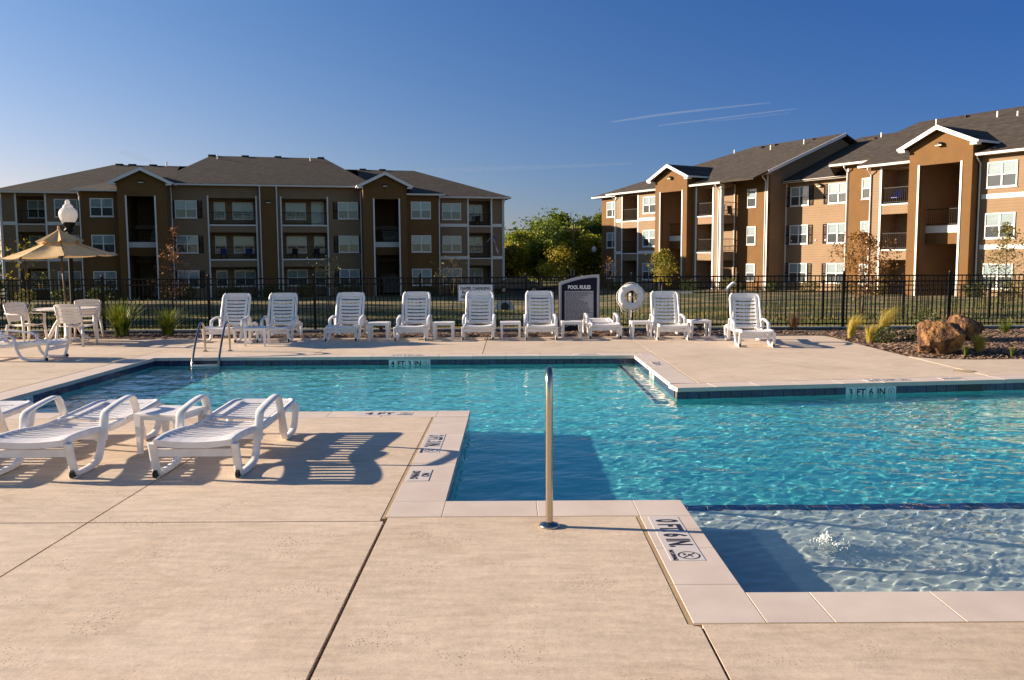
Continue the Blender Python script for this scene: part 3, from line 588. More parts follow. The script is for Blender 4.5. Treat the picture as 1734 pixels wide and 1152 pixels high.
bk = bpy.data.objects.new('backrest', None); COL.objects.link(bk); bk.parent = ch; bk.location = (0, .21, .43); bk.rotation_euler = (R(-14), 0, 0)
def chair_slat(z, h, wd, sag): 
    b = MB(); v = []
    for i in range(9):
        u_ = i/8-.5; y = .045*(1-(2*u_)**2)-.04
        for dz in (0, h+(sag*(1-(2*u_)**2))):
            for dy in (0, .014): v.append((u_*wd, y+dy, z+dz))
    f = []
    for i in range(8): a = i*4; c = a+4; f += [(a, c, c+2, a+2), (a+1, a+3, c+3, c+1), (a+2, c+2, c+3, a+3), (a, a+1, c+1, c)]
    b.add(v, f+[(0, 2, 3, 1), (32, 33, 35, 34)]); return b.build('slat', M['cream'], bk)
for i in range(5): chair_slat(.05+i*.066, .0605, .43, 0)
chair_slat(.385, .055, .46, .03)
for sx in (-1, 1):
    MB().tube([(sx*.215, -.04, -.03), (sx*.225, -.038, .2), (sx*.232, -.036, .42)], .02, 8).build('back_post', M['cream'], bk, smooth=True)
    for sy, lean in ((-1, -.03), (1, .06)):
        b = MB(); b.tube([(sx*(.245+.02), sy*.21+lean, 0), (sx*.235, sy*.205, .42)]+([(sx*.25, -.2, .63)] if sy < 0 else []), [.02, .026]+([.024] if sy < 0 else []), 8); b.build('leg', M['cream'], ch, smooth=True)
    MB().tube([(sx*.25, -.23, .625), (sx*.262, -.1, .64), (sx*.255, .1, .64), (sx*.235, .255, .66)], .024, 8, .6).build('armrest', M['cream'], ch, smooth=True)
for i, (x, y, a, lb) in enumerate([(-9.12, 17.75, 176, 'cream plastic armchair with its back to the camera, in front of the round patio table'), (-10.42, 18.2, 72, 'cream plastic armchair left of the round patio table, turned towards it'), (-9.72, 19.35, 14, 'cream plastic armchair on the far side of the round patio table')]):
    o = ch if i == 0 else copy_tree(ch); o.location = (x, y, 0); o.rotation_euler = (0, 0, R(a)); o.scale = (1.13, 1.05, 1.0); tag(o, lb, 'chair', 'cream armchairs round the patio table')
um = thing('parasol', 'tan canvas parasol open over the round patio table', 'parasol', (-9.80, 18.75, 0), R(8)); um.rotation_euler = (0, R(-2.2), R(8))
MB().lathe([(.21, .0), (.22, .03), (.2, .06), (.04, .09), (.035, .2)], 20).build('base', M['cream'], um)
MB().tube([(0, 0, .05), (0, 0, 2.36)], .022, 12).build('pole', M['bronze'], um, smooth=True)
def gore(r0, z0, r1, z1, sag, val, n=8):
    v = []; a0, a1 = -math.pi/8, math.pi/8
    for j in range(n+1):
        q = j/n
        for i in range(7):
            w_ = i/6; aa = a0+(a1-a0)*w_; edge = 1-(1-(2*w_-1)**2)*sag*q
            r_ = (r0+(r1-r0)*q)*math.cos(math.pi/8)/math.cos(aa)*(edge*.5+.5) if q > .0 else r0
            z_ = z0+(z1-z0)*(q**.92)-.035*math.sin(q*math.pi)*(1-abs(2*w_-1))-.03*q*q*(1-(2*w_-1)**2)*val
            v.append((r_*math.cos(aa), r_*math.sin(aa), z_))
    return v, [(j*7+i, j*7+i+1, (j+1)*7+i+1, (j+1)*7+i) for j in range(n) for i in range(6)]
gv, gf = gore(.25, 2.20, 1.15, 1.86, .03, .8); gme = MB().add(gv, gf).mesh('canopy_panel', M['canvas'], True)
vv, vf = gore(.03, 2.44, .48, 2.205, .14, 2.2); vme = MB().add(vv, vf).mesh('vent_panel', M['canvas'], True)
rib = MB().tube([(.03, 0, 2.34), (.25, 0, 2.185), (1.14, 0, 1.845)], .011, 6).tube([(.03, 0, 1.86), (.62, 0, 2.03)], .009, 6).mesh('rib', M['bronze'])
for k in range(8):
    a = k*math.pi/4; link('canopy_panel', gme, um, rot=(0, 0, a)); link('vent_panel', vme, um, rot=(0, 0, a)); link('rib', rib, um, rot=(0, 0, a+math.pi/8))
MB().lathe([(.035, 1.83), (.045, 1.85), (.045, 1.88), (.03, 1.9)], 12).build('runner', M['rubber'], um)
MB().lathe([(.012, 2.42), (.03, 2.435), (.034, 2.455), (.02, 2.48), (.03, 2.505), (.012, 2.53), (.002, 2.535)], 14).build('finial', M['canvas'], um, smooth=True)
# lamp post
lp = thing('lamp_post', 'black lamp post with a white acorn globe behind the tan parasol', 'lamp post', (-10.66, 20.65, 0)); lp.scale = (.93, .93, .955)
MB().lathe([(.13, 0), (.13, .08), (.09, .14), (.075, .5), (.06, .56), (.055, 2.5), (.062, 2.52), (.06, 2.58)], 20).build('post', M['iron'], lp, smooth=False)
MB().lathe([(.06, 2.58), (.11, 2.60), (.12, 2.63), (.085, 2.66), (.10, 2.70), (.15, 2.76), (.165, 2.80), (.15, 2.82)], 24).build('fitter', M['iron'], lp, smooth=True)
MB().lathe([(.135, 2.80), (.19, 2.88), (.222, 2.97), (.225, 3.04), (.205, 3.11), (.16, 3.16), (.12, 3.19), (.125, 3.205), (.105, 3.24), (.07, 3.275), (.055, 3.29), (.062, 3.31), (.058, 3.34), (.03, 3.375), (.012, 3.385)], 28).build('globe', M['globe'], lp, smooth=True)
def far_lamp(x, y, z, h):
    t = thing('lamp_post', 'small far lamp post with a white globe beside the left end of the sunlit building', 'lamp post', (x, y, z)); MB().tube([(0, 0, 0), (0, 0, h)], .06, 8).build('post', M['iron'], t); MB().lathe([(.12, h), (.24, h+.25), (.2, h+.45), (.06, h+.6)], 12).build('globe', M['globe'], t, smooth=True)
far_lamp(8.1, 84, gzf(8.1, 84), 3.5)
# ladder and handrail
ld = thing('pool_ladder', 'pair of bent stainless rails with steps at the far left end of the pool', 'pool ladder', (-5.715, 16.42, 0), R(8.7))
def arc(pts, n=3):
    P = [Vector(p) for p in pts]
    for _ in range(n):
        Q = [P[0]]
        for i in range(len(P)-1): Q += [P[i]*.75+P[i+1]*.25, P[i]*.25+P[i+1]*.75]
        Q.append(P[-1]); P = Q
    return P
for sx in (-1, 1):
    rl = MB().tube(arc([(sx*.23, 0, 0), (sx*.23, 0, .30), (sx*.23, -.05, .52), (sx*.23, -.34, .60), (sx*.23, -.72, .36), (sx*.23, -1.0, .12), (sx*.23, -1.22, -.12), (sx*.23, -1.23, -.45)]), .021, 12).build('rail', M['steel'], ld, smooth=True)
    MB().lathe([(.055, 0), (.055, .008), (.03, .02), (.022, .022)], 16, sx*.23, 0).build('flange', M['steel'], rl)
for z in (-.115, -.42): MB().cbox(-.22, -1.27, z-.03, .22, -1.19, z, .008).build('step', M['cream'], ld)
hr = thing('handrail', 'polished steel grab rail standing on the near deck by the shallow pool steps', 'handrail', (.238, 5.43, 0), R(-2.6))
MB().tube(arc([(0, 0, 0), (0, 0, .55), (0, 0, .97), (0, .10, 1.035), (0, .30, .97), (0, .75, .55), (0, 1.25, .05), (0, 1.3, -.6)]), .0245, 16).build('rail', M['steel'], hr, smooth=True)
MB().lathe([(.068, 0), (.07, .006), (.062, .018), (.04, .026), (.028, .030), (.025, .034)], 28).build('flange', M['steel'], hr, smooth=True)
sl_ = thing('skimmer_lid', 'round beige skimmer lid let into the deck behind the 3 FT 6 IN tiles', 'lid', (6.95, 12.95, .0)); MB().lathe([(.14, 0), (.14, .003), (.12, .006), (.02, .006)], 28).build('lid', M['grout'], sl_); MB().lathe([(.16, .0), (.16, .002), (.141, .002)], 28).build('rim', M['joint'], sl_)

# ================================================================== FENCE, SIGNS, LIFE RING
FY = 21.31; FH = 1.31
fe = thing('fence', 'black iron picket fence running along the back of the pool deck', 'fence', (0, FY, 0))
pk = MB().box(-.009, -.009, .05, .009, .009, FH).mesh('picket', M['iron']); po = MB().box(-.028, -.028, -.05, .028, .028, FH+.05).lathe([(.03, FH+.05), (.036, FH+.07), (.03, FH+.1), (.008, FH+.115)], 8).mesh('post', M['iron'])
X0 = -15.54
for k in range(12):
    link('post', po, fe, (X0+2.65*k, 0, 0))
k = 0; x = X0+.1
posts = [X0+2.65*i for i in range(12)]
while x < 13.6:
    if min(abs(x-p_) for p_ in posts) > .04 and x > -14.2: link('picket', pk, fe, (x, 0, 0))
    x += 2.65/26
for z in (.10, FH-.155, FH-.012): MB().box(-15.6, -.016, z-.016, 13.7, .016, z+.016).build('rail', M['iron'], fe)
f2 = thing('fence', 'second black picket fence on the lawn at the right, stepping down behind the main fence', 'fence', (0, 25.0, 0))
for (xa, xb, tp) in ((5.4, 9.15, 1.06), (9.15, 11.52, 1.05), (11.52, 14.05, .95), (14.05, 17.2, .87)):
    b0 = tp-1.25
    for z in (tp-.012, tp-.16, b0+.1): MB().box(xa, -.016, z-.015, xb, .016, z+.015).build('rail', M['iron'], f2)
    MB().box(xb-.03, -.03, b0-.3, xb+.03, .03, tp+.04).build('post', M['iron'], f2)
    pm = MB().box(-.009, -.009, b0+.02, .009, .009, tp).mesh('picket', M['iron']); x = xa+.13
    while x < xb-.04: link('picket', pm, f2, (x, 0, 0)); x += .14
# pool rules sign
sg = thing('pool_rules_sign', 'tall navy pool rules board with a grey panel of small print on the fence', 'sign', (1.655, 20.75, 0))
def sign_shape(x0, x1, zb, zl, zr, y, t, m, name):
    n = 10; pts = [(x0, zb), (x1, zb), (x1, zr)]+[(x1+(x0-x1)*i/n, zr+(zl-zr)*(i/n)**1.9) for i in range(1, n+1)]
    b = MB(); v = [(x, y, z) for x, z in pts]+[(x, y+t, z) for x, z in pts]; k = len(pts)
    b.add(v, [tuple(range(k)), tuple(range(2*k-1, k-1, -1))]+[(i, k+i, k+(i+1) % k, (i+1) % k) for i in range(k)]); return b.build(name, m, sg)
sign_shape(-.50, .48, -.02, 1.18, 1.37, 0, .05, M['signframe'], 'frame'); bo = sign_shape(-.44, .42, .0, 1.12, 1.295, -.012, .014, M['signnavy'], 'board')
pn = MB().box(-.365, -.02, .27, .335, -.012, .975).build('text_panel', M['signgrey'], sg)
text('POOL RULES', .125, M['fwhite'], sg, (-.01, -.014, 1.06), (R(90), 0, 0), sx=.78)
text('NO DIVING', .15, M['signframe'], sg, (.07, -.014, .17), (R(90), 0, 0), sx=.86); ring_symbol(.07, M['signframe'], sg, (-.34, -.0135, .17), (R(90), 0, 0))
lb_ = MB(); z = .94; kk = 0
while z > .30:                                             # the small print cannot be read: rows of short dashes
    x = -.34; end = random.uniform(.0, .31)
    while x < end:
        wd = random.uniform(.025, .075); lb_.add([(x, -.0215, z-.007), (min(x+wd, .32), -.0215, z-.007), (min(x+wd, .32), -.0215, z+.007), (x, -.0215, z+.007)], [(0, 1, 2, 3)]); x += wd+.014
    z -= .0275
struct(lb_.build('small_print', M['greyink'], pn), 'stuff')
for sx in (-.3, .3): MB().box(sx-.03, .052, -.05, sx+.03, .09, 1.1).build('post', M['iron'], sg)
ds = thing('diaper_sign', 'small white sign about diaper changing hung on the fence', 'sign', (-.905, 21.24, 0))
MB().box(-.44, 0, .70, .44, .03, 1.13).build('frame', M['signframe'], ds); MB().box(-.415, -.006, .725, .415, 0, 1.105).build('panel', M['fwhite'], ds)
for i, s_ in enumerate(('DIAPER CHANGING', 'IN THE POOL/SPA', 'AREA IS PROHIBITED')): text(s_, .115, M['signnavy'], ds, (0 if i < 2 else -.37, -.008, 1.03-i*.105), (R(90), 0, 0), sx=.74, align='CENTER' if i < 2 else 'LEFT')
# life ring on its stand
lr = thing('life_ring', 'white life ring hanging on a slim white stand beside the fence', 'life ring', (2.87, 20.55, 0))
MB().tube([(0, 0, -.05), (0, 0, .92)], .022, 8).box(-.035, -.03, .82, .035, .02, .86).build('stand', M['resin'], lr)
tv = []; tf = []; n1, n2 = 40, 14; rc = .835
for i in range(n1):
    a = i*2*math.pi/n1
    for j in range(n2):
        q = j*2*math.pi/n2; r_ = .235+.085*math.cos(q); tv.append((r_*math.cos(a), -.10+.06*math.sin(q), rc+r_*math.sin(a)))
for i in range(n1):
    for j in range(n2): tf.append((i*n2+j, ((i+1) % n1)*n2+j, ((i+1) % n1)*n2+(j+1) % n2, i*n2+(j+1) % n2))
MB().add(tv, tf).build('ring', M['resin'], lr, smooth=True)
b = MB(); cl = [(.335*math.cos(a), -.10, rc+.335*math.sin(a)) for a in [math.pi/4+i*math.pi/24*1.0 for i in range(48)]]
pts = []
for i in range(49):
    a = i*2*math.pi/48+math.pi/4; r_ = .325+.03*abs(math.sin(2*(a-math.pi/4))); pts.append((r_*math.cos(a), -.10, rc+r_*math.sin(a)-.01))
b.tube(pts, .008, 6); b.tube([(-.06, -.05, rc+.2), (-.03, -.06, rc-.1), (.02, -.05, rc-.28), (.01, -.05, rc-.5)], .008, 6); b.tube([(-.3, -.12, rc-.14), (-.22, -.12, rc-.36), (-.12, -.11, rc-.42)], .007, 6)
b.build('rope', M['cream'], lr)
for k in range(4):
    a = math.pi/4+k*math.pi/2; o_ = MB().box(-.03, -.065, -.09, .03, .065, .09).build('band', M['cream'], lr, loc=(.235*math.cos(a), -.10, rc+.235*math.sin(a)), rot=(0, -a+math.pi/2*0, 0)); o_.scale = (.7, 1, 1); o_.rotation_euler = (0, -a, 0); o_.scale = (3.0, .98, .35)
rp = thing('reaching_pole', 'long thin pole with a white hook hung along the fence at the right', 'rescue pole', (0, 21.2, 0))
MB().tube([(4.2, 0, .905), (9.8, 0, .925)], .014, 8).build('shaft', M['bronze'], rp)
MB().tube(arc([(5.33, -.02, .93), (5.36, -.03, 1.0), (5.50, -.03, 1.14), (5.56, -.03, 1.12)]), .04, 8).build('hook', M['resin'], rp, smooth=True); MB().tube([(4.2, 0, .905), (4.5, 0, .906)], .02, 8).build('grip', M['resin'], rp)

# ================================================================== APARTMENT BUILDINGS (local x along the facade, y into the building)
def wall(root, u0, u1, z0, z1, w, m, holes=(), t=.25, rot=None, name='wall'):
    us = sorted({u0, u1, *[h[0] for h in holes], *[h[1] for h in holes]}); zs = sorted({z0, z1, *[h[2] for h in holes], *[h[3] for h in holes]})
    us = [q for q in us if u0 <= q <= u1]; zs = [q for q in zs if z0 <= q <= z1]; b = MB()
    for a, c in zip(us, us[1:]):
        for d, e in zip(zs, zs[1:]):
            if any(h[0] <= a and c <= h[1] and h[2] <= d and e <= h[3] for h in holes): continue
            b.add([(a, 0, d), (c, 0, d), (c, 0, e), (a, 0, e)], [(0, 1, 2, 3)])
    for h in holes:
        a, c, d, e = max(h[0], u0), min(h[1], u1), max(h[2], z0), min(h[3], z1)
        b.add([(a, 0, d), (a, t, d), (a, t, e), (a, 0, e), (c, 0, d), (c, t, d), (c, t, e), (c, 0, e)], [(0, 1, 2, 3), (7, 6, 5, 4), (3, 2, 6, 7), (4, 5, 1, 0)])
    b.add([(u0, 0, z0), (u0, t, z0), (u0, t, z1), (u0, 0, z1), (u1, 0, z0), (u1, t, z0), (u1, t, z1), (u1, 0, z1)], [(3, 2, 1, 0), (4, 5, 6, 7), (3, 7, 6, 2)])
    if rot is None: return b.build(name, m, root, loc=(0, -w, 0))
    return b.build(name, m, root, loc=(rot[0], -w, 0), rot=(0, 0, rot[1]))
_win = {}
def window(root, u, z, w, wd=1.76, ht=1.48, shutters=False, bright=True, rot=0, y=None, mull=True):
    key = (round(wd, 2), round(ht, 2), mull)
    if key not in _win:
        f = MB(); c = .075
        for a in ((0, 0, wd, c), (0, ht-c, wd, ht), (0, c, c, ht-c), (wd-c, c, wd, ht-c)): f.box(a[0], -.055, a[1], a[2], 0, a[3])
        if mull: f.box(wd/2-.045, -.05, c, wd/2+.045, 0, ht-c)
        f.box(c, -.045, ht/2-.03, wd-c, 0, ht/2+.03); f.box(-.04, -.07, -.05, wd+.04, 0, -.002)
        pw = (wd-2*c-.09)/2 if mull else wd-2*c
        p = MB().box(0, -.026, 0, pw, -.020, ht/2-c-.03).mesh('pane', M['glass'])
        bl = MB().box(c, -.012, ht/2, wd-c, -.006, ht-c).mesh('blind', M['blind']); sc = MB().box(c, -.012, c, wd-c, -.006, ht/2).mesh('insect_screen', M['screen'])
        sh = MB(); sw, sh_h = .40, ht-.02
        for a in ((0, 0, sw, .07), (0, sh_h-.07, sw, sh_h), (0, sh_h/2-.04, sw, sh_h/2+.04), (0, .07, .06, sh_h-.07), (sw-.06, .07, sw, sh_h-.07)): sh.box(a[0], -.04, a[1], a[2], 0, a[3])
        for i in range(14):
            zz = .09+i*(sh_h-.2)/14
            sh.box(.06, -.028, zz, sw-.06, -.004, zz+.05)
        _win[key] = (f.mesh('window', M['trim']), p, bl, sc, sh.mesh('shutter', M['shutter']), pw)
    f, p, bl, sc, sh, pw = _win[key]; y = -w if y is None else y
    o = link('window', f, root, (u, y, z), (0, 0, rot))
    for cx in ((.075, .075+pw+.09) if mull else (.075,)):
        for cz in (.075, ht/2+.03): link('pane', p, o, (cx, 0, cz))
    link('blind', bl, o); link('insect_screen', sc, o)
    if shutters:
        link('shutter', sh, root, (u-.42, y, z+.0)); link('shutter', sh, root, (u+wd+.02, y, z+.0))
    return o
_dr = {}
def door(root, u, z, y, wd=.95, ht=2.05, rot=0):
    if 'd' not in _dr:
        f = MB(); f.box(-.08, -.05, 0, 0, 0, ht+.08).box(wd, -.05, 0, wd+.08, 0, ht+.08).box(-.08, -.05, ht, wd+.08, 0, ht+.08).box(0, -.03, 0, .13, 0, ht).box(wd-.13, -.03, 0, wd, 0, ht).box(.13, -.03, 0, wd-.13, 0, .22).box(.13, -.03, ht-.14, wd-.13, 0, ht)
        _dr['d'] = (f.mesh('door', M['door']), MB().box(.13, -.02, .22, wd-.13, -.014, ht-.14).mesh('pane', M['glass']), MB().box(.13, -.01, .22, wd-.13, -.004, ht-.14).mesh('blind', M['blind']), MB().box(wd-.10, -.075, .98, wd-.05, -.03, 1.06).mesh('handle', M['iron']))
    f, p, bl, h = _dr['d']; o = link('door', f, root, (u, y, z), (0, 0, rot)); link('pane', p, o); link('blind', bl, o); link('handle', h, o); return o
def trim(root, u0, u1, z0, z1, w, name='trim_board', t=.04): return MB().box(u0, -w-t, z0, u1, -w-.002, z1).build(name, M['trim'], root)
def gutter(root, u0, u1, w, z, wall_w=None):
    MB().add([(u0, -w-.11, z), (u1, -w-.11, z), (u1, -w-.07, z-.14), (u0, -w-.07, z-.14), (u0, -w, z), (u1, -w, z), (u1, -w, z-.14), (u0, -w, z-.14)], [(3, 2, 1, 0), (4, 5, 6, 7), (0, 1, 5, 4), (2, 3, 7, 6), (0, 4, 7, 3), (1, 2, 6, 5)]).build('gutter', M['trim'], root)
    if wall_w is not None: MB().box(u0+.03, -w, z-.15, u1-.03, -wall_w+.05, z-.11).build('soffit', M['soffit'], root)
def downspout(root, u, w, z1, z0, eave=.5):
    MB().tube([(u, -w-eave, z1-.1), (u, -w-eave, z1-.22), (u, -w-.07, z1-.55), (u, -w-.07, z0+.3), (u, -w-.07, z0)], .05, 6).build('downspout', M['trim'], root)
def railing(root, u0, u1, z, y, rot=0, hgt=1.05, gap=.14):
    r = MB(); L = u1-u0; r.box(0, -.02, hgt-.05, L, .02, hgt).box(0, -.015, .08, L, .015, .115); o = r.build('railing', M['iron'], root, loc=(u0, y, z), rot=(0, 0, rot))
    b = MB(); k = gap
    while k < L-.04: b.box(k-.007, -.007, .115, k+.007, .007, hgt-.05); k += gap
    struct(b.build('railing_bars', M['iron'], o), 'stuff'); return o
def lamp(root, u, z, y):
    o = MB().lathe([(.05, 0), (.12, .03), (.14, .10), (.10, .18), (.03, .22)], 14).build('wall_lamp', M['lampmetal'], root, smooth=True, loc=(u, y, z)); o.scale = (1.9, 1.4, .9)
    MB().box(-.10, -.12, -.05, .10, .0, .02).build('lens', M['lens'], o)
def roof(root, polys, t=.14, name='roof'):
    b = MB()
    for p_ in polys: b.slab(p_, t)
    return b.build(name, M['shingle'], root)
def vents(root, L):
    for kind, u, y, z in L:
        if kind == 'box': MB().box(u-.32, y-.25, z-.2, u+.32, y+.25, z+.10).build('roof_vent', M['shingle'], root)
        else: MB().tube([(u, y, z-.2), (u, y, z+.38)], .06, 8).build('vent_pipe', M['trim'], root)
def balcony(root, u0, u1, F, w, depth, back, topz, m, ends=(True, True), rail=True, floors=(0, 1, 2)):
    """hollow behind the facade opening: back wall, returns, floors, ceilings, railings"""
    b = MB(); y0, y1 = -w+.24, -w+depth
    b.add([(u0-.02, y1, F[0]-.3), (u1+.02, y1, F[0]-.3), (u1+.02, y1, topz+.1), (u0-.02, y1, topz+.1)], [(0, 1, 2, 3)])
    if ends[0]: b.add([(u0-.02, y0, F[0]-.3), (u0-.02, y1, F[0]-.3), (u0-.02, y1, topz+.1), (u0-.02, y0, topz+.1)], [(0, 1, 2, 3)])
    if ends[1]: b.add([(u1+.02, y0, F[0]-.3), (u1+.02, y1, F[0]-.3), (u1+.02, y1, topz+.1), (u1+.02, y0, topz+.1)], [(0, 1, 2, 3)])
    b.build('balcony_wall', m, root)
    for i, f in enumerate(F):
        if i: MB().box(u0+.003, -w+.02, f-.62, u1-.003 if ends[1] else u1+.23, y1, f-.02).build('balcony_floor', M['soffit'], root)
        if i and rail: railing(root, u0, u1, f, -w+.08)
    MB().box(u0-.02, y0, topz+.0, u1+.02, y1, topz+.1).build('balcony_ceiling', M['soffit'], root)
def holes_for(u0, u1, F, tops):
    return [(u0, u1, (F[i]-.02 if i else F[0]-.35), tops[i]) for i in range(3)]
def tower(root, u0, u1, w, a0, a1, F3, m, wback, gz_, half, flip=False, beam_u=None):
    uc = (u0+u1)/2; top = F3+2.15; eave = F3+3.30; apex = F3+4.42; dpt = 6.5
    wall(root, u0, u1, gz_, eave, w, m, [(a0, a1, gz_-.1, top)], t=.35)
    MB().add([(u0, -w, eave), (u1, -w, eave), (uc, -w, apex-.18), (u0, -w+.3, eave), (u1, -w+.3, eave), (uc, -w+.3, apex-.18)], [(0, 1, 2), (0, 2, 5, 3), (1, 4, 5, 2)]).build('gable_wall', m, root)
    for ux in (u0, u1-.2): MB().box(ux, -w+.352, gz_, ux+.2, -w+4.5, eave+.05).build('wall', m, root)
    sl = (apex-eave+.02)/half; hw = half
    for s in (-1, 1):
        e = uc+s*hw; yb = -w+7.0
        b = MB(); b.slab([(uc, -w-.45, apex), (e, -w-.45, eave-.02), (e, yb, eave-.02), (uc, yb, apex)] if s > 0 else [(e, -w-.45, eave-.02), (uc, -w-.45, apex), (uc, yb, apex), (e, yb, eave-.02)], .12); b.build('gable_roof', M['shingle'], root)
        b = MB(); v = [(uc, apex+.015), (e, eave-.005), (e, eave-.26), (uc, apex-.25)]
        b.add([(x, -w-.50, z) for x, z in v]+[(x, -w-.455, z) for x, z in v], [(0, 1, 2, 3), (7, 6, 5, 4), (0, 4, 5, 1), (2, 6, 7, 3), (1, 5, 6, 2)] if s < 0 else [(3, 2, 1, 0), (4, 5, 6, 7), (1, 5, 4, 0), (3, 7, 6, 2), (2, 6, 5, 1)]); b.build('rake_board', M['trim'], root)
        MB().add([(uc, -w-.452, apex-.13), (e, -w-.452, eave-.14), (e, -w+.02, eave-.14), (uc, -w+.02, apex-.13)], [(0, 1, 2, 3)]).build('soffit', M['soffit'], root)
        MB().box(min(e, e-s*.42), -w-.455, eave-.28, max(e, e-s*.42), -w+.0, eave-.15).build('eave_return', M['trim'], root)
        MB().box(min(e, e+s*.1), -w-.5, eave-.15, max(e, e+s*.1), -w+5.0, eave-.02).build('gutter', M['trim'], root)
    for x in (a0, a1): trim(root, x-.06, x+.06, gz_, top+.05, w)
    lamp(root, uc, F3+3.25, -w-.1)
    # stair hall
    y0, y1 = -w+.352, -w+dpt; b = MB()
    b.add([(a0-.3, y0, gz_), (a0-.3, y1, gz_), (a0-.3, y1, top+.3), (a0-.3, y0, top+.3), (a1+.3, y0, gz_), (a1+.3, y1, gz_), (a1+.3, y1, top+.3), (a1+.3, y0, top+.3)], [(0, 1, 2, 3), (7, 6, 5, 4), (1, 5, 6, 2), (3, 2, 6, 7)]); b.build('stair_hall_wall', M['siding'], root)
    F = [F3-5.9, F3-2.95, F3]; ym = -w+1.35
    zl = F3-1.52; b0 = a0-.29; b1 = a1+.29; MB().box(b0, ym, zl-.45, b1, ym+1.3, zl).build('landing', M['trim'], root); MB().box(b0+.01, ym+.02, zl-1.15, b1-.01, ym+.2, zl-.452).build('landing_apron', m, root)
    railing(root, b0, b1, zl, ym+.06)
    for k, (za, zb, right, up) in enumerate(((F[0]-.2, F[0]+1.43, True, True), (F[1], zl, False, False), (zl, F[2], True, True))):
        b = MB(); n = 9; xa, xb = ((uc+.05, b1) if right else (b0, uc-.05)); ya, yb = ym+1.3, ym+3.9
        for i in range(n):
            q = (i+.5)/n; zz = za+(zb-za)*(i+1)/n; yy = ya+(yb-ya)*(i/n if up else 1-(i+1)/n); b.box(xa, yy, zz-.06, xb, yy+(yb-ya)/n+.03, zz)
        b.build('staircase', M['culvert'], root)
    for f in F[1:]: MB().box(b0, ym+3.9, f-.3, b1, y1, f).build('landing', M['soffit'], root)
# ---------- shaded building on the left
LBz = -1.6; F3 = 4.88; F = [F3-5.9, F3-2.95, F3]
LBR = thing('apartment_building', 'long three storey brown apartment block in shade, on the left behind the fence', 'building', (-41.25, 69.3, 0), R(13.854))
sd, stc = M['siding'], M['stucco']; WZ_ = [f+.52 for f in F]
tops = [F[0]+2.25, F[1]+2.27, F[2]+2.24]
for side in (0, 1):
    U = (lambda u: u) if not side else (lambda u: 41.75-u)
    def rng(a, b): a, b = U(a), U(b); return (a, b) if a < b else (b, a)
    # wing
    u0, u1 = rng(0, 6.15); b0, b1 = rng(1.15, 3.35); wtop = F3+2.55
    wall(LBR, u0, u1, LBz, wtop, 0, sd, holes_for(b0, b1, F, tops))
    balcony(LBR, b0, b1, F, 0, 1.7, None, tops[2], sd)
    for f in F[1:]:
        for a, c in (rng(.0, 1.09), rng(3.41, 6.1)): trim(LBR, a, c, f-.13, f+.15, 0)
        trim(LBR, b0, b1, f-.1, f-.015, 0)
    for x in (b0, b1): trim(LBR, x-.07, x+.07, LBz, wtop-.1, 0)
    x = U(.07); trim(LBR, x-.07, x+.07, LBz, wtop-.1, 0)
    for f in WZ_:
        window(LBR, rng(4.0, 5.76)[0], f, 0); window(LBR, rng(1.55, 3.25)[0], f, 0, 1.6, 1.48, y=1.69)
    gutter(LBR, *rng(-.55, 6.4), .5, wtop+.02, 0)
    downspout(LBR, U(.0), .02, wtop, LBz, .4)
    # forward stucco bay
    u0, u1 = rng(6.15, 9.25); wall(LBR, u0, u1, LBz, wtop+.05, 1.5, stc, t=.2); MB().box(min(U(6.15), U(6.35)), -1.3, LBz, max(U(6.15), U(6.35)), 0, wtop+.05).build('wall', stc, LBR)
    for f in WZ_: window(LBR, rng(7.0, 8.76)[0]+(0 if not side else 0), f, 1.5)
    gutter(LBR, *rng(5.75, 9.25), 2.0, wtop+.12, 1.5); downspout(LBR, U(6.25), 1.5, wtop+.1, LBz)
    z0_ = wtop+.13; y_ = -2.0
    pts = [(U(5.7), y_, z0_), (U(10), y_, z0_), (U(10), 1.6, z0_+.92), (U(8.0), 1.6, z0_+.92)]
    roof(LBR, [pts if not side else pts[::-1]])
    # tower
    t0_, t1_ = rng(9.2, 12.95); o0_, o1_ = rng(9.85, 12.05)
    tower(LBR, t0_, t1_, 2.2, o0_, o1_, F3, stc, 0, LBz, 2.32)
    downspout(LBR, U(13.02), 2.2 if False else .1, F3+3.2, LBz, .3)
    # centre
    ctop = F3+3.32; u0, u1 = rng(12.75, 20.25); b0, b1 = rng(15.9, 19.85); ct = [tops[0], tops[1], F3+2.24]
    wall(LBR, u0, u1, LBz, ctop, 0, sd, holes_for(b0, b1, F, ct)); balcony(LBR, b0, b1, F, 0, 1.8, None, ct[2], sd)
    for f in F[1:]: trim(LBR, b0, b1, f-.13, f-.015, 0)
    for x in (b0, b1): trim(LBR, x-.06, x+.06, LBz, ctop-.9, 0)
    for i, f in enumerate(WZ_):
        window(LBR, rng(13.25, 15.01)[0], f, 0, shutters=True)
        if not (side and i == 2): window(LBR, rng(16.2, 17.1)[0], f, 0, .95, 1.48, y=1.79, mull=False)
        else: door(LBR, rng(16.2, 17.1)[0]-.1, F[i], 1.79)
        window(LBR, rng(17.75, 19.5)[0], f, 0, y=1.79)
    gutter(LBR, *rng(12.95, 20.9), .5, ctop+.05, 0)
    downspout(LBR, U(20.18), .42, ctop+.05, LBz, .12)
wall(LBR, 20.22, 21.53, LBz, ctop, .4, stc, t=.45); lamp(LBR, 20.87, F3+1.85, -.5)
for x0, x1 in ((0, .2), (41.55, 41.75)): MB().box(x0, .25, LBz, x1, 17.0, F3+2.55).build('wall', sd, LBR)
MB().box(0, 16.8, LBz, 41.75, 17.0, F3+2.5).build('wall', sd, LBR)
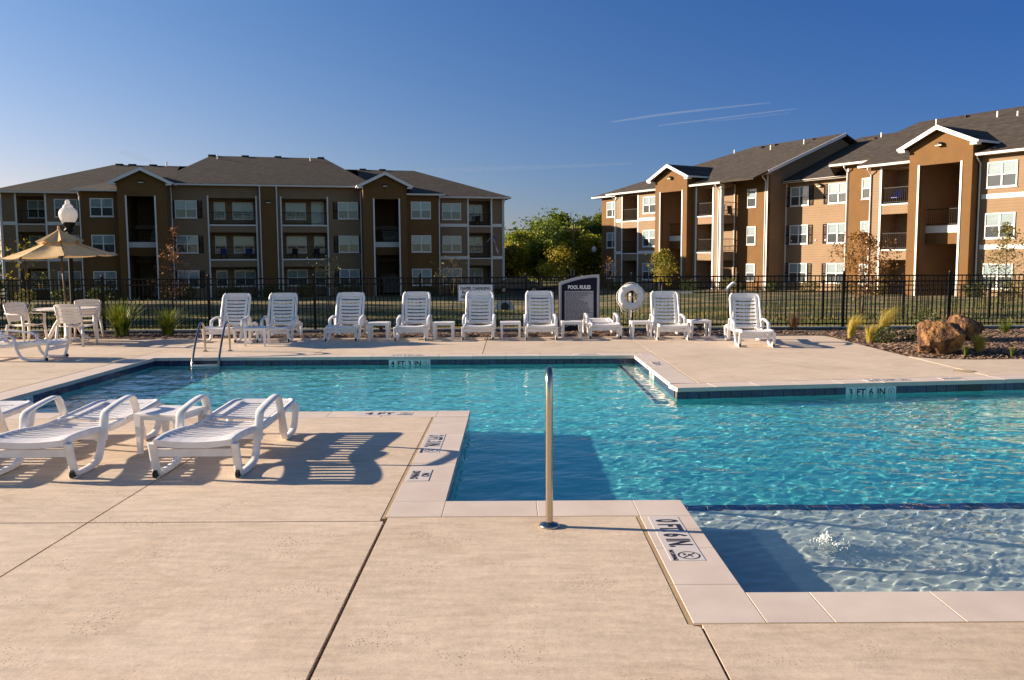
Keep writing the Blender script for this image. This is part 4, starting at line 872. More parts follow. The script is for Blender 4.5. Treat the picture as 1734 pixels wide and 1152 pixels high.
e0 = F3+2.58; rz_ = 10.6; roof(LBR, [
    [(-.6, -.55, e0), (12.7, -.55, e0), (12.7, 8.5, rz_), (7.0, 8.5, rz_)], [(29.05, -.55, e0), (42.35, -.55, e0), (34.6, 8.5, rz_), (29.05, 8.5, rz_)],
    [(-.6, 17.5, e0), (-.6, -.55, e0), (7.0, 8.5, rz_)], [(42.35, -.55, e0), (42.35, 17.5, e0), (34.6, 8.5, rz_)], [(42.35, 17.5, e0), (-.6, 17.5, e0), (7.0, 8.5, rz_), (34.6, 8.5, rz_)]])
ce = ctop+.08; cz = 11.62; roof(LBR, [
    [(11.6, -.56, ce), (30.1, -.56, ce), (25.9, 8.5, cz), (15.5, 8.5, cz)], [(11.6, 17, ce), (11.6, -.56, ce), (15.5, 8.5, cz)], [(30.1, -.56, ce), (30.1, 17, ce), (25.9, 8.5, cz)], [(30.1, 17, ce), (11.6, 17, ce), (15.5, 8.5, cz), (25.9, 8.5, cz)]])
vents(LBR, [('box', 7.5, 8.6, 10.6), ('box', 8.6, 8.6, 10.6), ('box', 10.4, 8.6, 10.6), ('box', 15.6, 8.6, 11.62), ('box', 18.6, 8.6, 11.62), ('box', 21.6, 8.6, 11.62), ('box', 25.6, 8.6, 11.62), ('pipe', 16.2, 7.4, 11.2), ('pipe', 24.6, 7.4, 11.2), ('box', 29.6, 8.6, 10.6), ('box', 31.5, 8.6, 10.6), ('pipe', 11.6, 8.3, 10.6)])
# things on its balconies
def balcony_chair(root, u, y, z, m, lb, name='balcony_chair'):
    p = root.matrix_world @ Vector((u, y, z)) if False else Matrix.Translation(root.location) @ Matrix.Rotation(root.rotation_euler.z, 4, 'Z') @ Vector((u, y, z))
    t = thing(name, lb, 'chair', p, root.rotation_euler.z+random.uniform(-.3, .3)); MB().box(-.25, -.25, .38, .25, .25, .43).build('seat', m, t); MB().add([(-.25, .2, .43), (.25, .2, .43), (.25, .32, .92), (-.25, .32, .92), (-.25, .25, .43), (.25, .25, .43), (.25, .37, .92), (-.25, .37, .92)], [(0, 1, 2, 3), (7, 6, 5, 4), (3, 2, 6, 7), (0, 3, 7, 4), (1, 5, 6, 2)]).build('backrest', m, t)
    for sx in (-.23, .23):
        for sy in (-.23, .23): MB().box(sx-.02, sy-.02, 0, sx+.02, sy+.02, .38).build('leg', M['iron'], t)
balcony_chair(LBR, 17.0, .8, F[1], M['fblue'], 'left of two blue chairs on the second floor balcony of the shaded building'); balcony_chair(LBR, 19.0, .8, F[1], M['fblue'], 'right of two blue chairs on the second floor balcony of the shaded building')
balcony_chair(LBR, 22.9, .8, F[1], M['iron'], 'left of two black chairs on the second floor balcony right of the centre pilaster'); balcony_chair(LBR, 24.8, .8, F[1], M['iron'], 'right of two black chairs on the second floor balcony right of the centre pilaster')
balcony_chair(LBR, 39.4, .7, F[2], M['dark'], 'dark chair on the top corner balcony at the right end of the shaded building')
flp = Matrix.Translation(LBR.location) @ Matrix.Rotation(LBR.rotation_euler.z, 4, 'Z') @ Vector((40.15, -.1, F[1]+1.75))
fg = thing('flag', 'striped flag with a blue corner hanging from a balcony of the shaded building', 'flag', flp, LBR.rotation_euler.z)
MB().tube([(0, 0, -.3), (.55, -.5, .45)], .02, 6).build('pole', M['trim'], fg)
def fpt(a, c): return (.50+.42*a-.0*c+.05*math.sin(a*7), -.46+.06*math.sin(a*9+c*2), .38-1.45*a-.55*c*(1-.2*a)+.0)
for nm, mm, ks in (('red_stripes', M['red'], range(0, 13, 2)), ('white_stripes', M['fwhite'], range(1, 13, 2))):
    b = MB()
    for k in ks:
        for i in range(8):
            a0, a1, c0, c1 = i/8, (i+1)/8, k/13, (k+1)/13
            if a0 < .37 and k < 7: continue
            b.add([fpt(a0, c0), fpt(a1, c0), fpt(a1, c1), fpt(a0, c1)], [(0, 1, 2, 3)])
    b.build(nm, mm, fg)
b = MB()
for i in range(3):
    for k in range(7): b.add([fpt(i/8, k/13), fpt((i+1)/8, k/13), fpt((i+1)/8, (k+1)/13), fpt(i/8, (k+1)/13)], [(0, 1, 2, 3)])
b.build('canton', M['fblue'], fg)

# ---------- sunlit building on the right
RBz = -1.5; F3 = 5.25; F = [F3-5.9, F3-2.95, F3]; WZ_ = [f+.53 for f in F]; tops = [F[0]+2.25, F[1]+2.27, F[2]+2.26]
RBR = thing('apartment_building', 'three storey tan apartment block lit by the sun, on the right behind the fence', 'building', (12.33, 76.2, 0), -math.atan2(.854, .52))
wt = F3+2.52; st_top = F3+3.02
# left end bay (set back) and left wing
wall(RBR, -8.75, -4.9, RBz, wt, -1.3, stc)
for f in WZ_: window(RBR, -7.9, f, -1.3)
gutter(RBR, -9.7, -5.0, -.8, wt+.04, -1.3); MB().box(-8.75, 1.55, RBz, -8.55, 17, wt).build('wall', stc, RBR)
def wing(u0, u1, b0, b1, wu, du, side=0, sw=None):
    wall(RBR, u0, u1, RBz, wt, 0, sd, holes_for(b0, b1, F, tops) if b0 is not None else [])
    if b0 is not None:
        for f in F[1:]: trim(RBR, b0, b1, f-.1, f-.015, 0)
        for x in (b0, b1): trim(RBR, x-.07, x+.07, RBz, wt-.15, 0)
    for f in WZ_:
        if wu is not None: window(RBR, wu, f, 0)
wing(-5.0, 1.6, -3.95, -1.65, -.95, None); balcony(RBR, -3.95, -1.65, F, 0, 1.7, None, tops[2], sd)
for f in WZ_: window(RBR, -3.3, f, 0, 1.5, 1.48, y=1.69)
for f in F[1:]:
    for a, c in ((-4.98, -4.03), (-1.57, 1.42)): trim(RBR, a, c, f-.1, f+.17, 0)
trim(RBR, -4.99, -4.83, RBz, wt-.1, 0); MB().box(-5.0, .25, RBz, -4.8, 1.3, wt).build('wall', sd, RBR)
gutter(RBR, -5.7, 1.5, .5, wt+.04, 0); downspout(RBR, -4.95, 0, wt, RBz, .45)
tower(RBR, 1.45, 5.42, .7, 2.1, 4.87, F3, stc, 0, RBz, 2.5)
# balcony corner section: open to the front and to the right side
wing(5.3, 8.6, 5.8, 7.76, None, None); wall(RBR, .02, 1.62, RBz, wt, -.0, sd, [(.22, 1.52, (F[i] if i else F[0]-.35), tops[i]) for i in range(3)], t=.2, rot=(8.6, R(90)), name='side_wall')
balcony(RBR, 5.8, 8.35, F, 0, 1.62, None, tops[2], sd, ends=(True, False), rail=False)
for f in F[1:]: railing(RBR, 5.8, 7.76, f, .08); railing(RBR, .25, 1.5, f, 0, 0) if False else None
for i, f in enumerate(F):
    door(RBR, 6.25, f, 1.61)
    if i: o = railing(RBR, 8.56, 9.86, f, .22, R(90))
for a in ((.20, .30), (1.46, 1.56)): MB().box(8.602, a[0], RBz, 8.64, a[1], wt-.1).build('trim_board', M['trim'], RBR)
trim(RBR, 8.48, 8.6, RBz, wt-.1, 0); MB().box(8.602, -.04, RBz, 8.645, .14, wt-.1).build('trim_board', M['trim'], RBR)
gutter(RBR, 5.3, 9.0, .5, wt+.04, 0); downspout(RBR, 8.40, 0, wt, RBz, .45)
wall(RBR, 8.6, 12.0, RBz, st_top, -1.6, stc)
for f in WZ_: window(RBR, 9.9, f, -1.6, .95, 1.44, mull=False)
gutter(RBR, 8.9, 12.45, -1.1, st_top+.06, -1.6); downspout(RBR, 11.8, -1.6, st_top, RBz, .45); trim(RBR, 11.86, 12.0, RBz, st_top-.1, -1.6)
# right side wall of the left block with its gable
v = [(12.0, 1.6, RBz), (12.0, 18, RBz), (12.0, 18, 8.4), (12.0, 10, 11.55), (12.0, 1.6, 8.3)]
MB().add(v+[(x-.25, y, z) for x, y, z in v], [(0, 1, 2, 3, 4), (9, 8, 7, 6, 5)]).build('gable_wall', sd, RBR)
# centre
cw = -3.6; ctop = F3+2.42; wall(RBR, 12.02, 19.3, RBz, ctop, cw, sd)
for f in WZ_: window(RBR, 12.5, f, cw, shutters=True); window(RBR, 16.05, f, cw, shutters=True)
gutter(RBR, 12.1, 19.1, -3.1, ctop+.04, cw); lamp(RBR, 15.3, F3+1.9, 3.5); trim(RBR, 12.03, 12.15, RBz, ctop-.1, cw)
for u, z in ((15.0, 3.1), (15.9, 3.1), (12.7, 3.1)): MB().lathe([(.06, 0), (.06, .05)], 10).build('wall_vent', M['trim'], RBR, loc=(u, 3.6, z), rot=(R(90), 0, 0))
# stucco bay and near balcony section
wall(RBR, 19.15, 22.3, RBz, st_top, -1.6, stc); MB().box(19.15, 1.852, RBz, 19.35, 3.6, st_top).build('wall', stc, RBR)
for f in WZ_: window(RBR, 20.4, f, -1.6, .95, 1.44, mull=False)
gutter(RBR, 18.05, 22.0, -1.1, st_top+.06, -1.6); downspout(RBR, 19.22, -1.6, st_top, RBz, .45); trim(RBR, 19.15, 19.3, RBz, st_top-.3, -1.6)
wing(22.2, 25.6, 23.0, 25.5, None, None); balcony(RBR, 23.0, 25.5, F, 0, 1.7, None, tops[2], sd); MB().box(22.2, .25, RBz, 22.4, 1.6, wt).build('wall', sd, RBR)
for i, f in enumerate(F): door(RBR, 24.35, f, 1.69)
gutter(RBR, 21.6, 25.5, .5, wt+.04, 0); downspout(RBR, 22.28, 0, wt, RBz, .45)
tower(RBR, 25.45, 29.5, .7, 26.12, 28.85, F3, stc, 0, RBz, 2.5)
wing(29.4, 36.5, None, None, 30.0, None); downspout(RBR, 29.62, 0, wt, RBz, .45)
for f in F[1:]: trim(RBR, 29.75, 36.4, f-.1, f+.17, 0)
for f in WZ_: window(RBR, 33.6, f, 0)
gutter(RBR, 29.3, 37.0, .5, wt+.04, 0)
MB().box(36.3, .25, RBz, 36.5, 20, wt).build('wall', sd, RBR); MB().box(-8.75, 19.8, RBz, 36.5, 20, wt).build('wall', sd, RBR)
s_ = .385; e0 = wt+.07
def zp(y): return e0+s_*(y+.55)
zr = zp(10)
roof(RBR, [
  [(-5.9, -.55, e0), (12.45, -.55, e0), (12.45, 10, zr), (2.6, 10, zr)],
  [(-9.8, .85, e0), (-5.0, .85, e0), (2.6, 10, zr)], [(-9.8, 20.5, e0), (-9.8, .85, e0), (2.6, 10, zr)], [(12.45, 20.5, e0), (-9.8, 20.5, e0), (2.6, 10, zr), (12.45, 10, zr)],
  [(21.5, -.55, e0), (37.1, -.55, e0), (37.1, 4, zp(4)), (30.2, 10, zr), (19.0, 10, zr), (18.0, 1.05, zp(1.05)), (21.5, 1.05, zp(1.05))],
  [(18.0, 1.05, zp(1.05)), (19.0, 10, zr), (17.6, 20, e0), (17.0, 3, e0)], [(37.1, 20.5, e0), (17.6, 20.5, e0), (19.0, 10, zr), (25.5, 10, zr), (37.1, 10, zr-.4)],
  [(11.5, 3.0, ctop+.07), (19.3, 3.0, ctop+.07), (19.3, 13, 11.85), (11.5, 13, 11.85)], [(19.3, 20.5, e0), (11.5, 20.5, e0), (11.5, 13, 11.85), (19.3, 13, 11.85)]])
# rake boards of the gable end and of the step above the balcony
def rake(u, y0, y1, name='rake_board'):
    b = MB(); b.add([(u+.0, y0, zp(y0)-.24), (u+.05, y0, zp(y0)-.24), (u+.05, y0, zp(y0)+.01), (u, y0, zp(y0)+.01), (u, y1, zp(y1)-.24), (u+.05, y1, zp(y1)-.24), (u+.05, y1, zp(y1)+.01), (u, y1, zp(y1)+.01)], [(0, 1, 2, 3), (7, 6, 5, 4), (1, 5, 6, 2), (0, 4, 5, 1), (3, 2, 6, 7)]); b.build(name, M['trim'], RBR)
rake(12.455, 1.05, 10.02)
vents(RBR, [('pipe', 1.6, 8.6, zp(8.4)), ('box', 4.2, 9.2, zp(9.2)), ('box', 5.6, 9.3, zp(9.3)), ('pipe', 6.5, 7.9, zp(7.9)), ('box', 9.6, 9.4, zp(9.3)), ('pipe', 9.8, 8.2, zp(8.2)), ('box', 13.6, 12.0, 11.4), ('pipe', 14.2, 12.2, 11.5), ('pipe', 16.9, 12.4, 11.6), ('pipe', 21.4, 8.3, zp(8.3)), ('box', 22.8, 9.3, zp(9.3)), ('pipe', 26.0, 7.9, zp(7.9)), ('pipe', 27.6, 7.4, zp(7.2))])
balcony_chair(RBR, 23.6, .7, F[2], M['blueplastic'], 'blue chair on the top balcony left of the near gabled tower')
balcony_chair(RBR, 7.6, .9, F[2], M['iron'], 'dark chair on the top corner balcony of the sunlit building')

# ================================================================== PLANTS, ROCKS, FAR THINGS
def leaves(pts, size, m, name, parent, rng, aspect=.55, up=.3):
    n = len(pts); d = rng.normal(0, 1, (n, 3)); d[:, 2] = d[:, 2]*.7+up; d /= np.linalg.norm(d, axis=1)[:, None]
    e = np.cross(d, rng.normal(0, 1, (n, 3))); e /= np.linalg.norm(e, axis=1)[:, None]
    s = size*rng.uniform(.6, 1.4, n)[:, None]; a = d*s; b = e*s*aspect
    V = np.stack([pts-a, pts+b*.9, pts+a, pts-b*.9], 1).reshape(-1, 3); return link(name, np_mesh(name, V, np.arange(4*n).reshape(-1, 4), m), parent)
def tree(name, label, loc, H, rad, z0, m, nleaf, lsize, tr, seed, group=None, shape='oval', cat='tree', limbs=18, spread=.3, kids=3, up=.5, lean=0):
    rng = np.random.default_rng(seed); t = thing(name, label, cat, loc, 0, group); b = MB()
    def rad_at(q):
        return rad*(max(0, math.sin(math.pi*min(1, .12+.88*q)))**.7 if shape == 'oval' else (1-q)**.8*1.0 if shape == 'cone' else .6+.4*math.sin(q*3))
    ph = rng.uniform(0, 6.28); P = [(lean*(z/H)**1.5*H+.02*H*math.sin(z/H*4+ph), .02*H*math.cos(z/H*3.3+ph), z) for z in np.linspace(0, H*.93, 8)]
    b.tube(P, [tr*(1-.85*i/7) for i in range(8)], 6); C = []
    for k in range(limbs):
        q = (k+rng.uniform(0, 1))/limbs; z = z0+(H*.95-z0)*q; i = min(6, int(z/(H*.93)*7)); f = z/(H*.93)*7-i
        base = np.array(P[i])*(1-f)+np.array(P[min(7, i+1)])*f; a = k*2.4+rng.uniform(-.4, .4); L = rad_at(q)*rng.uniform(.7, 1.1)
        tip = base+np.array([math.cos(a)*L, math.sin(a)*L, up*L*rng.uniform(.4, 1.2)]); mid = (base+tip)/2+np.array([0, 0, .08*L])
        r_ = tr*.35*(1-.6*q); b.tube([base, mid, tip], [r_, r_*.6, r_*.2], 5)
        C += [(mid, .4*L), (tip, .5*L)]
        for _ in range(kids):
            w_ = rng.uniform(.35, 1); c0 = base+(tip-base)*w_; c1 = c0+rng.normal(0, .35*L, 3)+np.array([0, 0, .1*L]); b.tube([c0, (c0+c1)/2, c1], [r_*.4, r_*.3, r_*.1], 4); C.append((c1, .4*L))
    b.build('trunk', M['bark'], t, smooth=True)
    if nleaf:
        ci = rng.integers(0, len(C), nleaf); cen = np.array([C[i][0] for i in ci]); sp = np.array([max(C[i][1], .15*rad) for i in ci])[:, None]*spread*2
        pts = cen+rng.normal(0, 1, (nleaf, 3))*sp*np.array([1, 1, .75]); pts[:, 2] = np.clip(pts[:, 2], .1*H*(z0 > .2*H), H*1.06)
        leaves(pts, lsize, m, 'crown', t, rng)
    return t
def gtree(x, y, *a, **k): return None
T = lambda name, label, x, y, *a, **k: tree(name, label, (x, y, gzf(x, y)-.05), *a, **k)
# young trees on the lawn
T('young_tree', 'thin rust brown autumn tree in front of the left gabled tower', -11.3, 28.5, 3.3, .62, .6, M['leaf_rust'], 560, .042, .035, 1, limbs=22, spread=.35, kids=3, shape='cone', up=.5)
T('young_tree', 'sparse bare branched young tree with a few yellow leaves left of the tan parasol', -17.6, 31, 2.7, 1.0, .9, M['leaf_yellow'], 260, .06, .04, 2, limbs=16, spread=.12, kids=4, up=.9)
T('young_tree', 'orange leaved autumn tree in front of the stucco bay of the sunlit building', 11.1, 27, 2.75, .85, .75, M['leaf_orange'], 2600, .042, .035, 3, limbs=24, spread=.25, kids=4, up=.25)
T('young_tree', 'feathery olive young tree in front of the right end of the sunlit building', 14.9, 25.8, 3.0, 1.0, .5, M['leaf_olive'], 2000, .035, .03, 4, limbs=26, spread=.2, kids=4, shape='cone', up=.45)
T('young_tree', 'round yellow green young tree at the foot of the far gabled tower', 8.3, 47, 3.1, .62, 1.1, M['leaf_yellow'], 2600, .05, .04, 5, limbs=18, spread=.4, kids=3)
T('young_tree', 'yellow young tree in front of the dark wood between the buildings', 3.9, 72, 4.2, 1.3, 1.2, M['leaf_yellow'], 2600, .085, .06, 6, limbs=18, spread=.35)
T('young_tree', 'thin almost leafless young tree beside the left end of the sunlit building', 8.0, 70, 3.2, .8, .8, M['leaf_rust'], 160, .07, .05, 7, limbs=18, spread=.15, kids=4, up=.8)
T('young_tree', 'slim green young tree in front of the shaded building, right of its centre', -8.2, 38, 2.6, .6, .8, M['shrub'], 260, .05, .03, 8, limbs=16, spread=.25, kids=3)
T('young_tree', 'faint leafless young tree in front of the right wing of the shaded building', -2.9, 42, 2.7, .9, 1.0, M['leaf_olive'], 120, .05, .035, 9, limbs=18, spread=.2, kids=4, up=.7)
# the wood between the buildings
WOOD = [(1.0, 98, 6.6, 2.3, 'leaf_mid', 'leftmost tree of the wood, close against the shaded building'), (3.4, 103, 8.1, 2.6, 'leaf_green', 'dark round tree of the wood with the sky behind its left side'), (5.6, 101, 8.7, 2.6, 'leaf_green', 'tallest dark tree in the middle of the wood'),
        (6.4, 93, 6.5, 2.2, 'leaf_mid', 'lighter yellow green tree in front of the wood, left of the utility pole'), (8.9, 104, 8.0, 2.3, 'leaf_green', 'dark tree of the wood right of the utility pole'), (10.6, 102, 8.6, 2.0, 'leaf_green', 'dark tree of the wood touching the sunlit building'),
        (8.9, 95, 5.6, 2.0, 'leaf_mid', 'low green tree in front of the wood, right of the utility pole'), (-.1, 94, 4.9, 1.4, 'leaf_yellow', 'low yellow green tree at the left foot of the wood'), (3.0, 95, 5.2, 2.0, 'leaf_mid', 'middling green tree at the foot of the wood, above the parked car')]
for i, (x, y, H, r_, lm, lb) in enumerate(WOOD):
    T('broadleaf_tree', lb, x, y, H-.35, r_*1.05, .9, M[lm], 5200, .17, .16, 20+i, 'trees of the wood between the buildings', limbs=26, spread=.33, kids=4)
pts = RNG.normal(0, 1, (9000, 3))*np.array([22, 3, 1.6])+np.array([6, 122, 2.2]); pts = pts[(pts[:, 2] > -1.5)]
struct(leaves(pts, .35, M['leaf_green'], 'far_woods', None, RNG), 'stuff')
pts = np.stack([RNG.uniform(-220, -30, 14000), 150+RNG.normal(0, 4, 14000), np.abs(RNG.normal(0, 2.4, 14000))-1], 1); struct(leaves(pts, .5, M['leaf_green'], 'far_woods', None, RNG), 'stuff')
# utility pole with wires
up_ = thing('utility_pole', 'tall wooden utility pole with wires in front of the wood', 'utility pole', (6.6, 92, -.9)); MB().tube([(0, 0, 0), (0, 0, 6.3)], [.15, .10], 8).build('pole', M['wood'], up_)
MB().box(-.9, -.06, 5.75, .9, .06, 5.9).build('crossarm', M['wood'], up_)
b = MB()
for z, x in ((5.95, -.8), (5.95, .8), (4.9, 0)):
    b.tube([(x-40, 14, z+.6), (x-20, 7, z-.1), (x, 0, z), (x+15, 6, z-.35), (x+40, 14, z+.3)], .018, 4)
b.build('wires', M['iron'], up_)
for x in (-.22, .12): MB().box(x-.06, -.25, .9, x+.06, -.14, 1.6).build('guard', M['fwhite'], up_)
# dark pickup by the left building's end
car = thing('parked_car', 'dark green parked car behind the fence at the right end of the shaded building', 'car', (.55, 79, gzf(.55, 79)), R(8))
b = MB(); pr = [(-2.2, .35), (-2.25, .8), (-2.1, 1.0), (-1.5, 1.05), (-1.0, 1.5), (.6, 1.55), (1.2, 1.08), (2.1, .95), (2.25, .7), (2.2, .35)]
b.add([(x, -.85, z) for x, z in pr]+[(x, .85, z) for x, z in pr], [tuple(range(9, -1, -1)), tuple(range(10, 20))]+[(i, (i+1) % 10, 10+(i+1) % 10, 10+i) for i in range(10)]); bevel(b.build('body', M['carpaint'], car), .06)
for y in (-.86, .86): MB().add([(-1.35, y, 1.08), (-.95, y, 1.44), (.55, y, 1.47), (1.0, y, 1.08)], [(0, 1, 2, 3)]).build('window', M['glass'], car)
for x in (-1.4, 1.4):
    for y in (-.8, .8):
        wh = MB().tube([(x, y-.1, .33), (x, y+.1, .33)], .33, 18).build('wheel', M['rubber'], car); MB().tube([(x, y-.115, .33), (x, y+.115, .33)], .18, 14).build('rim', M['steel'], wh)
for y in (-.6, .6): MB().box(2.2, y-.14, .68, 2.27, y+.14, .82).build('headlight', M['lens'], car)
# drain outlet in the lawn
cx, cy = -.33, 38.5; dr = thing('drain_outlet', 'pale concrete drain outlet with a round black hole in the lawn behind the fence', 'drain outlet', (cx, cy, gzf(cx, cy)-.05))
oc = [(-.46, 0), (-.46, .16), (-.26, .50), (.26, .50), (.46, .16), (.46, 0)]; hol = [(.18*math.cos(a)+.02, .22+.18*math.sin(a)) for a in [i*math.pi/8 for i in range(16)]]
b = MB(); b.add([(x, 0, z) for x, z in oc]+[(x*.9, .5, z*.9) for x, z in oc], [(0, 1, 2, 3, 4, 5)[::-1]]+[(i, i+1, 7+i, 6+i) for i in range(5)]); b.build('headwall', M['culvert'], dr)
MB().tube([(.02, -.03, .22), (.02, -.006, .22)], .19, 20).build('pipe_mouth', M['ink'], dr)
# shed far left
sh = thing('shed', 'low far shed with a pale blue metal roof at the left edge of the photo', 'shed', (-66, 104, -1.3)); MB().box(-8, -3, 0, 8, 3, 2.3).build('wall', M['door'], sh); b = MB(); b.slab([(-8.4, -3.5, 2.2), (8.4, -3.5, 2.2), (8.4, 0, 3.5), (-8.4, 0, 3.5)], .1).slab([(8.4, 3.5, 2.2), (-8.4, 3.5, 2.2), (-8.4, 0, 3.5), (8.4, 0, 3.5)], .1); b.build('roof', M['bluemetal'], sh)
T('broadleaf_tree', 'dark tree at the far left edge beside the pale blue shed roof', -57.5, 92, 4.2, 1.9, .6, M['leaf_green'], 2600, .2, .15, 60)
T('young_tree', 'yellow bush below the pale blue shed roof at the left edge', -24.5, 40, 1.7, .8, .2, M['leaf_olive'], 1500, .06, .04, 61)
# shrubs at the foot of the buildings
def shrub(label, x, y, r_, h, m, seed, group, z=None, n=900, ls=.05, name='shrub'):
    rng = np.random.default_rng(seed); t = thing(name, label, 'shrub', (x, y, gzf(x, y)-.03 if z is None else z), 0, group); d = rng.normal(0, 1, (n, 3)); d /= np.linalg.norm(d, axis=1)[:, None]; q = rng.uniform(.35, 1, n)[:, None]**.5
    pts = d*q*np.array([r_, r_, h*.55])+np.array([0, 0, h*.5]); pts += rng.normal(0, .06*r_, (n, 3)); pts[:, 2] = np.abs(pts[:, 2]); leaves(pts, ls, m, 'foliage', t, rng)
    b = MB()
    for k in range(7): a = k*.9; b.tube([(0, 0, 0), (math.cos(a)*r_*.3, math.sin(a)*r_*.3, h*.4), (math.cos(a)*r_*.7, math.sin(a)*r_*.7, h*.75)], [.012, .009, .004], 4)
    b.build('stem', M['bark'], t); return t
def on(root, u, y):
    p = Matrix.Translation(root.location) @ Matrix.Rotation(root.rotation_euler.z, 4, 'Z') @ Vector((u, y, 0)); return p.x, p.y
GS = 'shrubs along the foot of the shaded building'
LBW = ['left corner balcony', 'window right of the left corner balcony', 'left stucco bay', 'shuttered window right of the left tower', 'left centre balcony', 'centre pilaster', 'right centre balcony', 'shuttered window left of the right tower', 'right stucco bay', 'window left of the right corner balcony']
for k, (u, lb) in enumerate(zip((2.2, 5, 8, 14.2, 17.8, 20.9, 23.8, 27.4, 33.9, 36.8), LBW)):
    x, y = on(LBR, u, -2.4 if u not in (8, 33.9) else -3.4); shrub('dark shrub below the shaded building\'s '+lb, x, y, .8+.25*(k % 3), .9+.12*(k % 4), M['shrub'] if k % 3 else M['leaf_olive'], 70+k, GS, n=700, ls=.08)
GR = 'shrubs along the foot of the sunlit building'
for k, (u, lb) in enumerate(zip((-3, 6.8, 10.2, 13.6, 17, 21, 24.2, 30.5, 33), ['far corner balcony', 'corner balcony right of the far tower', 'narrow windows of the far stucco bay', 'left shuttered windows', 'right shuttered windows', 'narrow windows of the near stucco bay', 'balcony left of the near tower', 'windows right of the near tower', 'last windows at the right edge'])):
    x, y = on(RBR, u, -1.6 if not 8 < u < 22 else (.6 if 12 < u < 19 else -.4)); shrub('green shrub below the sunlit building\'s '+lb, x, y, .6+.2*(k % 3), .75+.1*(k % 3), M['shrub'] if k % 2 else M['leaf_olive'], 90+k, GR, n=700, ls=.06)
# grasses and irises of the planting bed
def clump(name, label, x, y, z, n, h, spread, m, seed, wd=.008, droop=.35, group=None, lean=(0, 0), cat='ornamental grass'):
    rng = np.random.default_rng(seed); V = []; Fq = []
    for _ in range(n):
        a = rng.uniform(0, 6.28); r0 = rng.uniform(0, .25)*spread; L = h*rng.uniform(.55, 1.1); out = spread*rng.uniform(.1, 1); px, py = math.cos(a)*r0, math.sin(a)*r0; side = np.array([-math.sin(a), math.cos(a), 0])*wd*rng.uniform(.6, 1.3)
        prev = None
        for j in range(5):
            q = j/4; p = np.array([px+math.cos(a)*out*q**1.7+lean[0]*q*q*h, py+math.sin(a)*out*q**1.7+lean[1]*q*q*h, L*(q-droop*q**3*.6)]); w_ = side*(1-q*.92)
            V += [p-w_, p+w_]
            if j: o0 = len(V)-4; Fq.append((o0, o0+1, o0+3, o0+2))
    t = thing(name, label, cat, (x, y, z), 0, group); np_o = link('blades', np_mesh('blades', V, Fq, m), t); return t
clump('iris_clump', 'large clump of sword shaped green leaves right of the round patio table', -9.3, 20.2, -.02, 230, .95, .62, M['iris'], 1, .017, .2, cat='plant')
clump('iris_clump', 'smaller clump of sword shaped green leaves by the fence, left of the pool ladder', -8.2, 20.2, -.02, 180, .74, .48, M['iris'], 2, .016, .2, cat='plant')
clump('iris_clump', 'clump of sword shaped leaves behind the chair left of the patio table', -11.7, 20.3, -.02, 130, .95, .4, M['iris'], 3, .013, .2, cat='plant')
clump('iris_clump', 'clump of sword shaped leaves at the left edge behind the side view lounger', -12.7, 19.9, -.02, 110, .8, .4, M['iris'], 4, .013, .2, cat='plant')
clump('iris_clump', 'clump of sword shaped green leaves behind the round table, under the parasol', -10.6, 20.1, -.02, 110, .9, .35, M['iris'], 5, .012, .2, cat='plant')
clump('feather_grass', 'upright yellow tuft of feather grass, leftmost of the three beside the deck curve', 7.35, 18.4, -.0, 420, .60, .24, M['feather'], 6, .004, .25, lean=(.28, 0))
clump('feather_grass', 'low rounded yellow tuft of feather grass, middle of the three beside the deck curve', 7.4, 17.5, .0, 420, .46, .28, M['feather'], 7, .004, .3, lean=(.2, 0))
clump('feather_grass', 'tall straw coloured tuft of feather grass, right of the three beside the deck curve', 7.95, 18.3, .02, 420, .78, .24, M['feather'], 8, .004, .25, lean=(.4, 0))
clump('feather_grass', 'straw tuft of feather grass right of the big boulder', 8.45, 15.3, .03, 420, .42, .28, M['feather'], 9, .004, .35)
clump('grass_tuft', 'small bright green tuft in front of the big boulder', 8.02, 14.95, .02, 110, .24, .12, M['iris'], 10, .005, .3)
clump('grass_tuft', 'tiny bright green tuft at the front edge of the bed near the right edge', 8.72, 14.75, .02, 70, .2, .08, M['iris'], 11, .005, .3)
clump('grass_tuft', 'yellow green tuft at the right edge of the photo behind the boulders', 11.0, 18.9, .04, 160, .4, .3, M['iris'], 12, .006, .3)
shrub('small dark green shrub right of the three yellow grass tufts', 7.62, 17.25, .24, .34, M['shrub'], 120, None, z=.0, n=420, ls=.03)
shrub('small ragged green shrub left of the big boulder', 8.15, 17.3, .22, .30, M['shrub'], 121, None, z=.03, n=200, ls=.03)
shrub('low green shrub at the left end of the right bed near the far lounger', 9.9, 20.2, .3, .5, M['shrub'], 122, None, z=.0, n=300, ls=.035)
for k, (x, lb) in enumerate([(6.9, 'dry red brown twiggy shrub by the fence right of the lone lounger'), (10.2, 'dry red brown twiggy shrub by the fence above the boulders'), (-6.7, 'small rust coloured shrub by the fence behind the pool ladder'), (2.6, 'small tan dry shrub under the folded lounger'), (-.6, 'small rust dry shrub behind the lounger by the diaper sign'), (4.6, 'low dry twiggy shrub by the fence left of the lone lounger'), (-3.2, 'low rust dry shrub by the fence behind the third lounger')]):
    clump('dry_shrub', lb, x, 20.75 if x != 10.2 else 19.6, 0, 130 if k < 3 else 60, .5 if k < 2 else .3, .35 if k < 2 else .18, M['dry'], 130+k, .006, .1, cat='shrub')
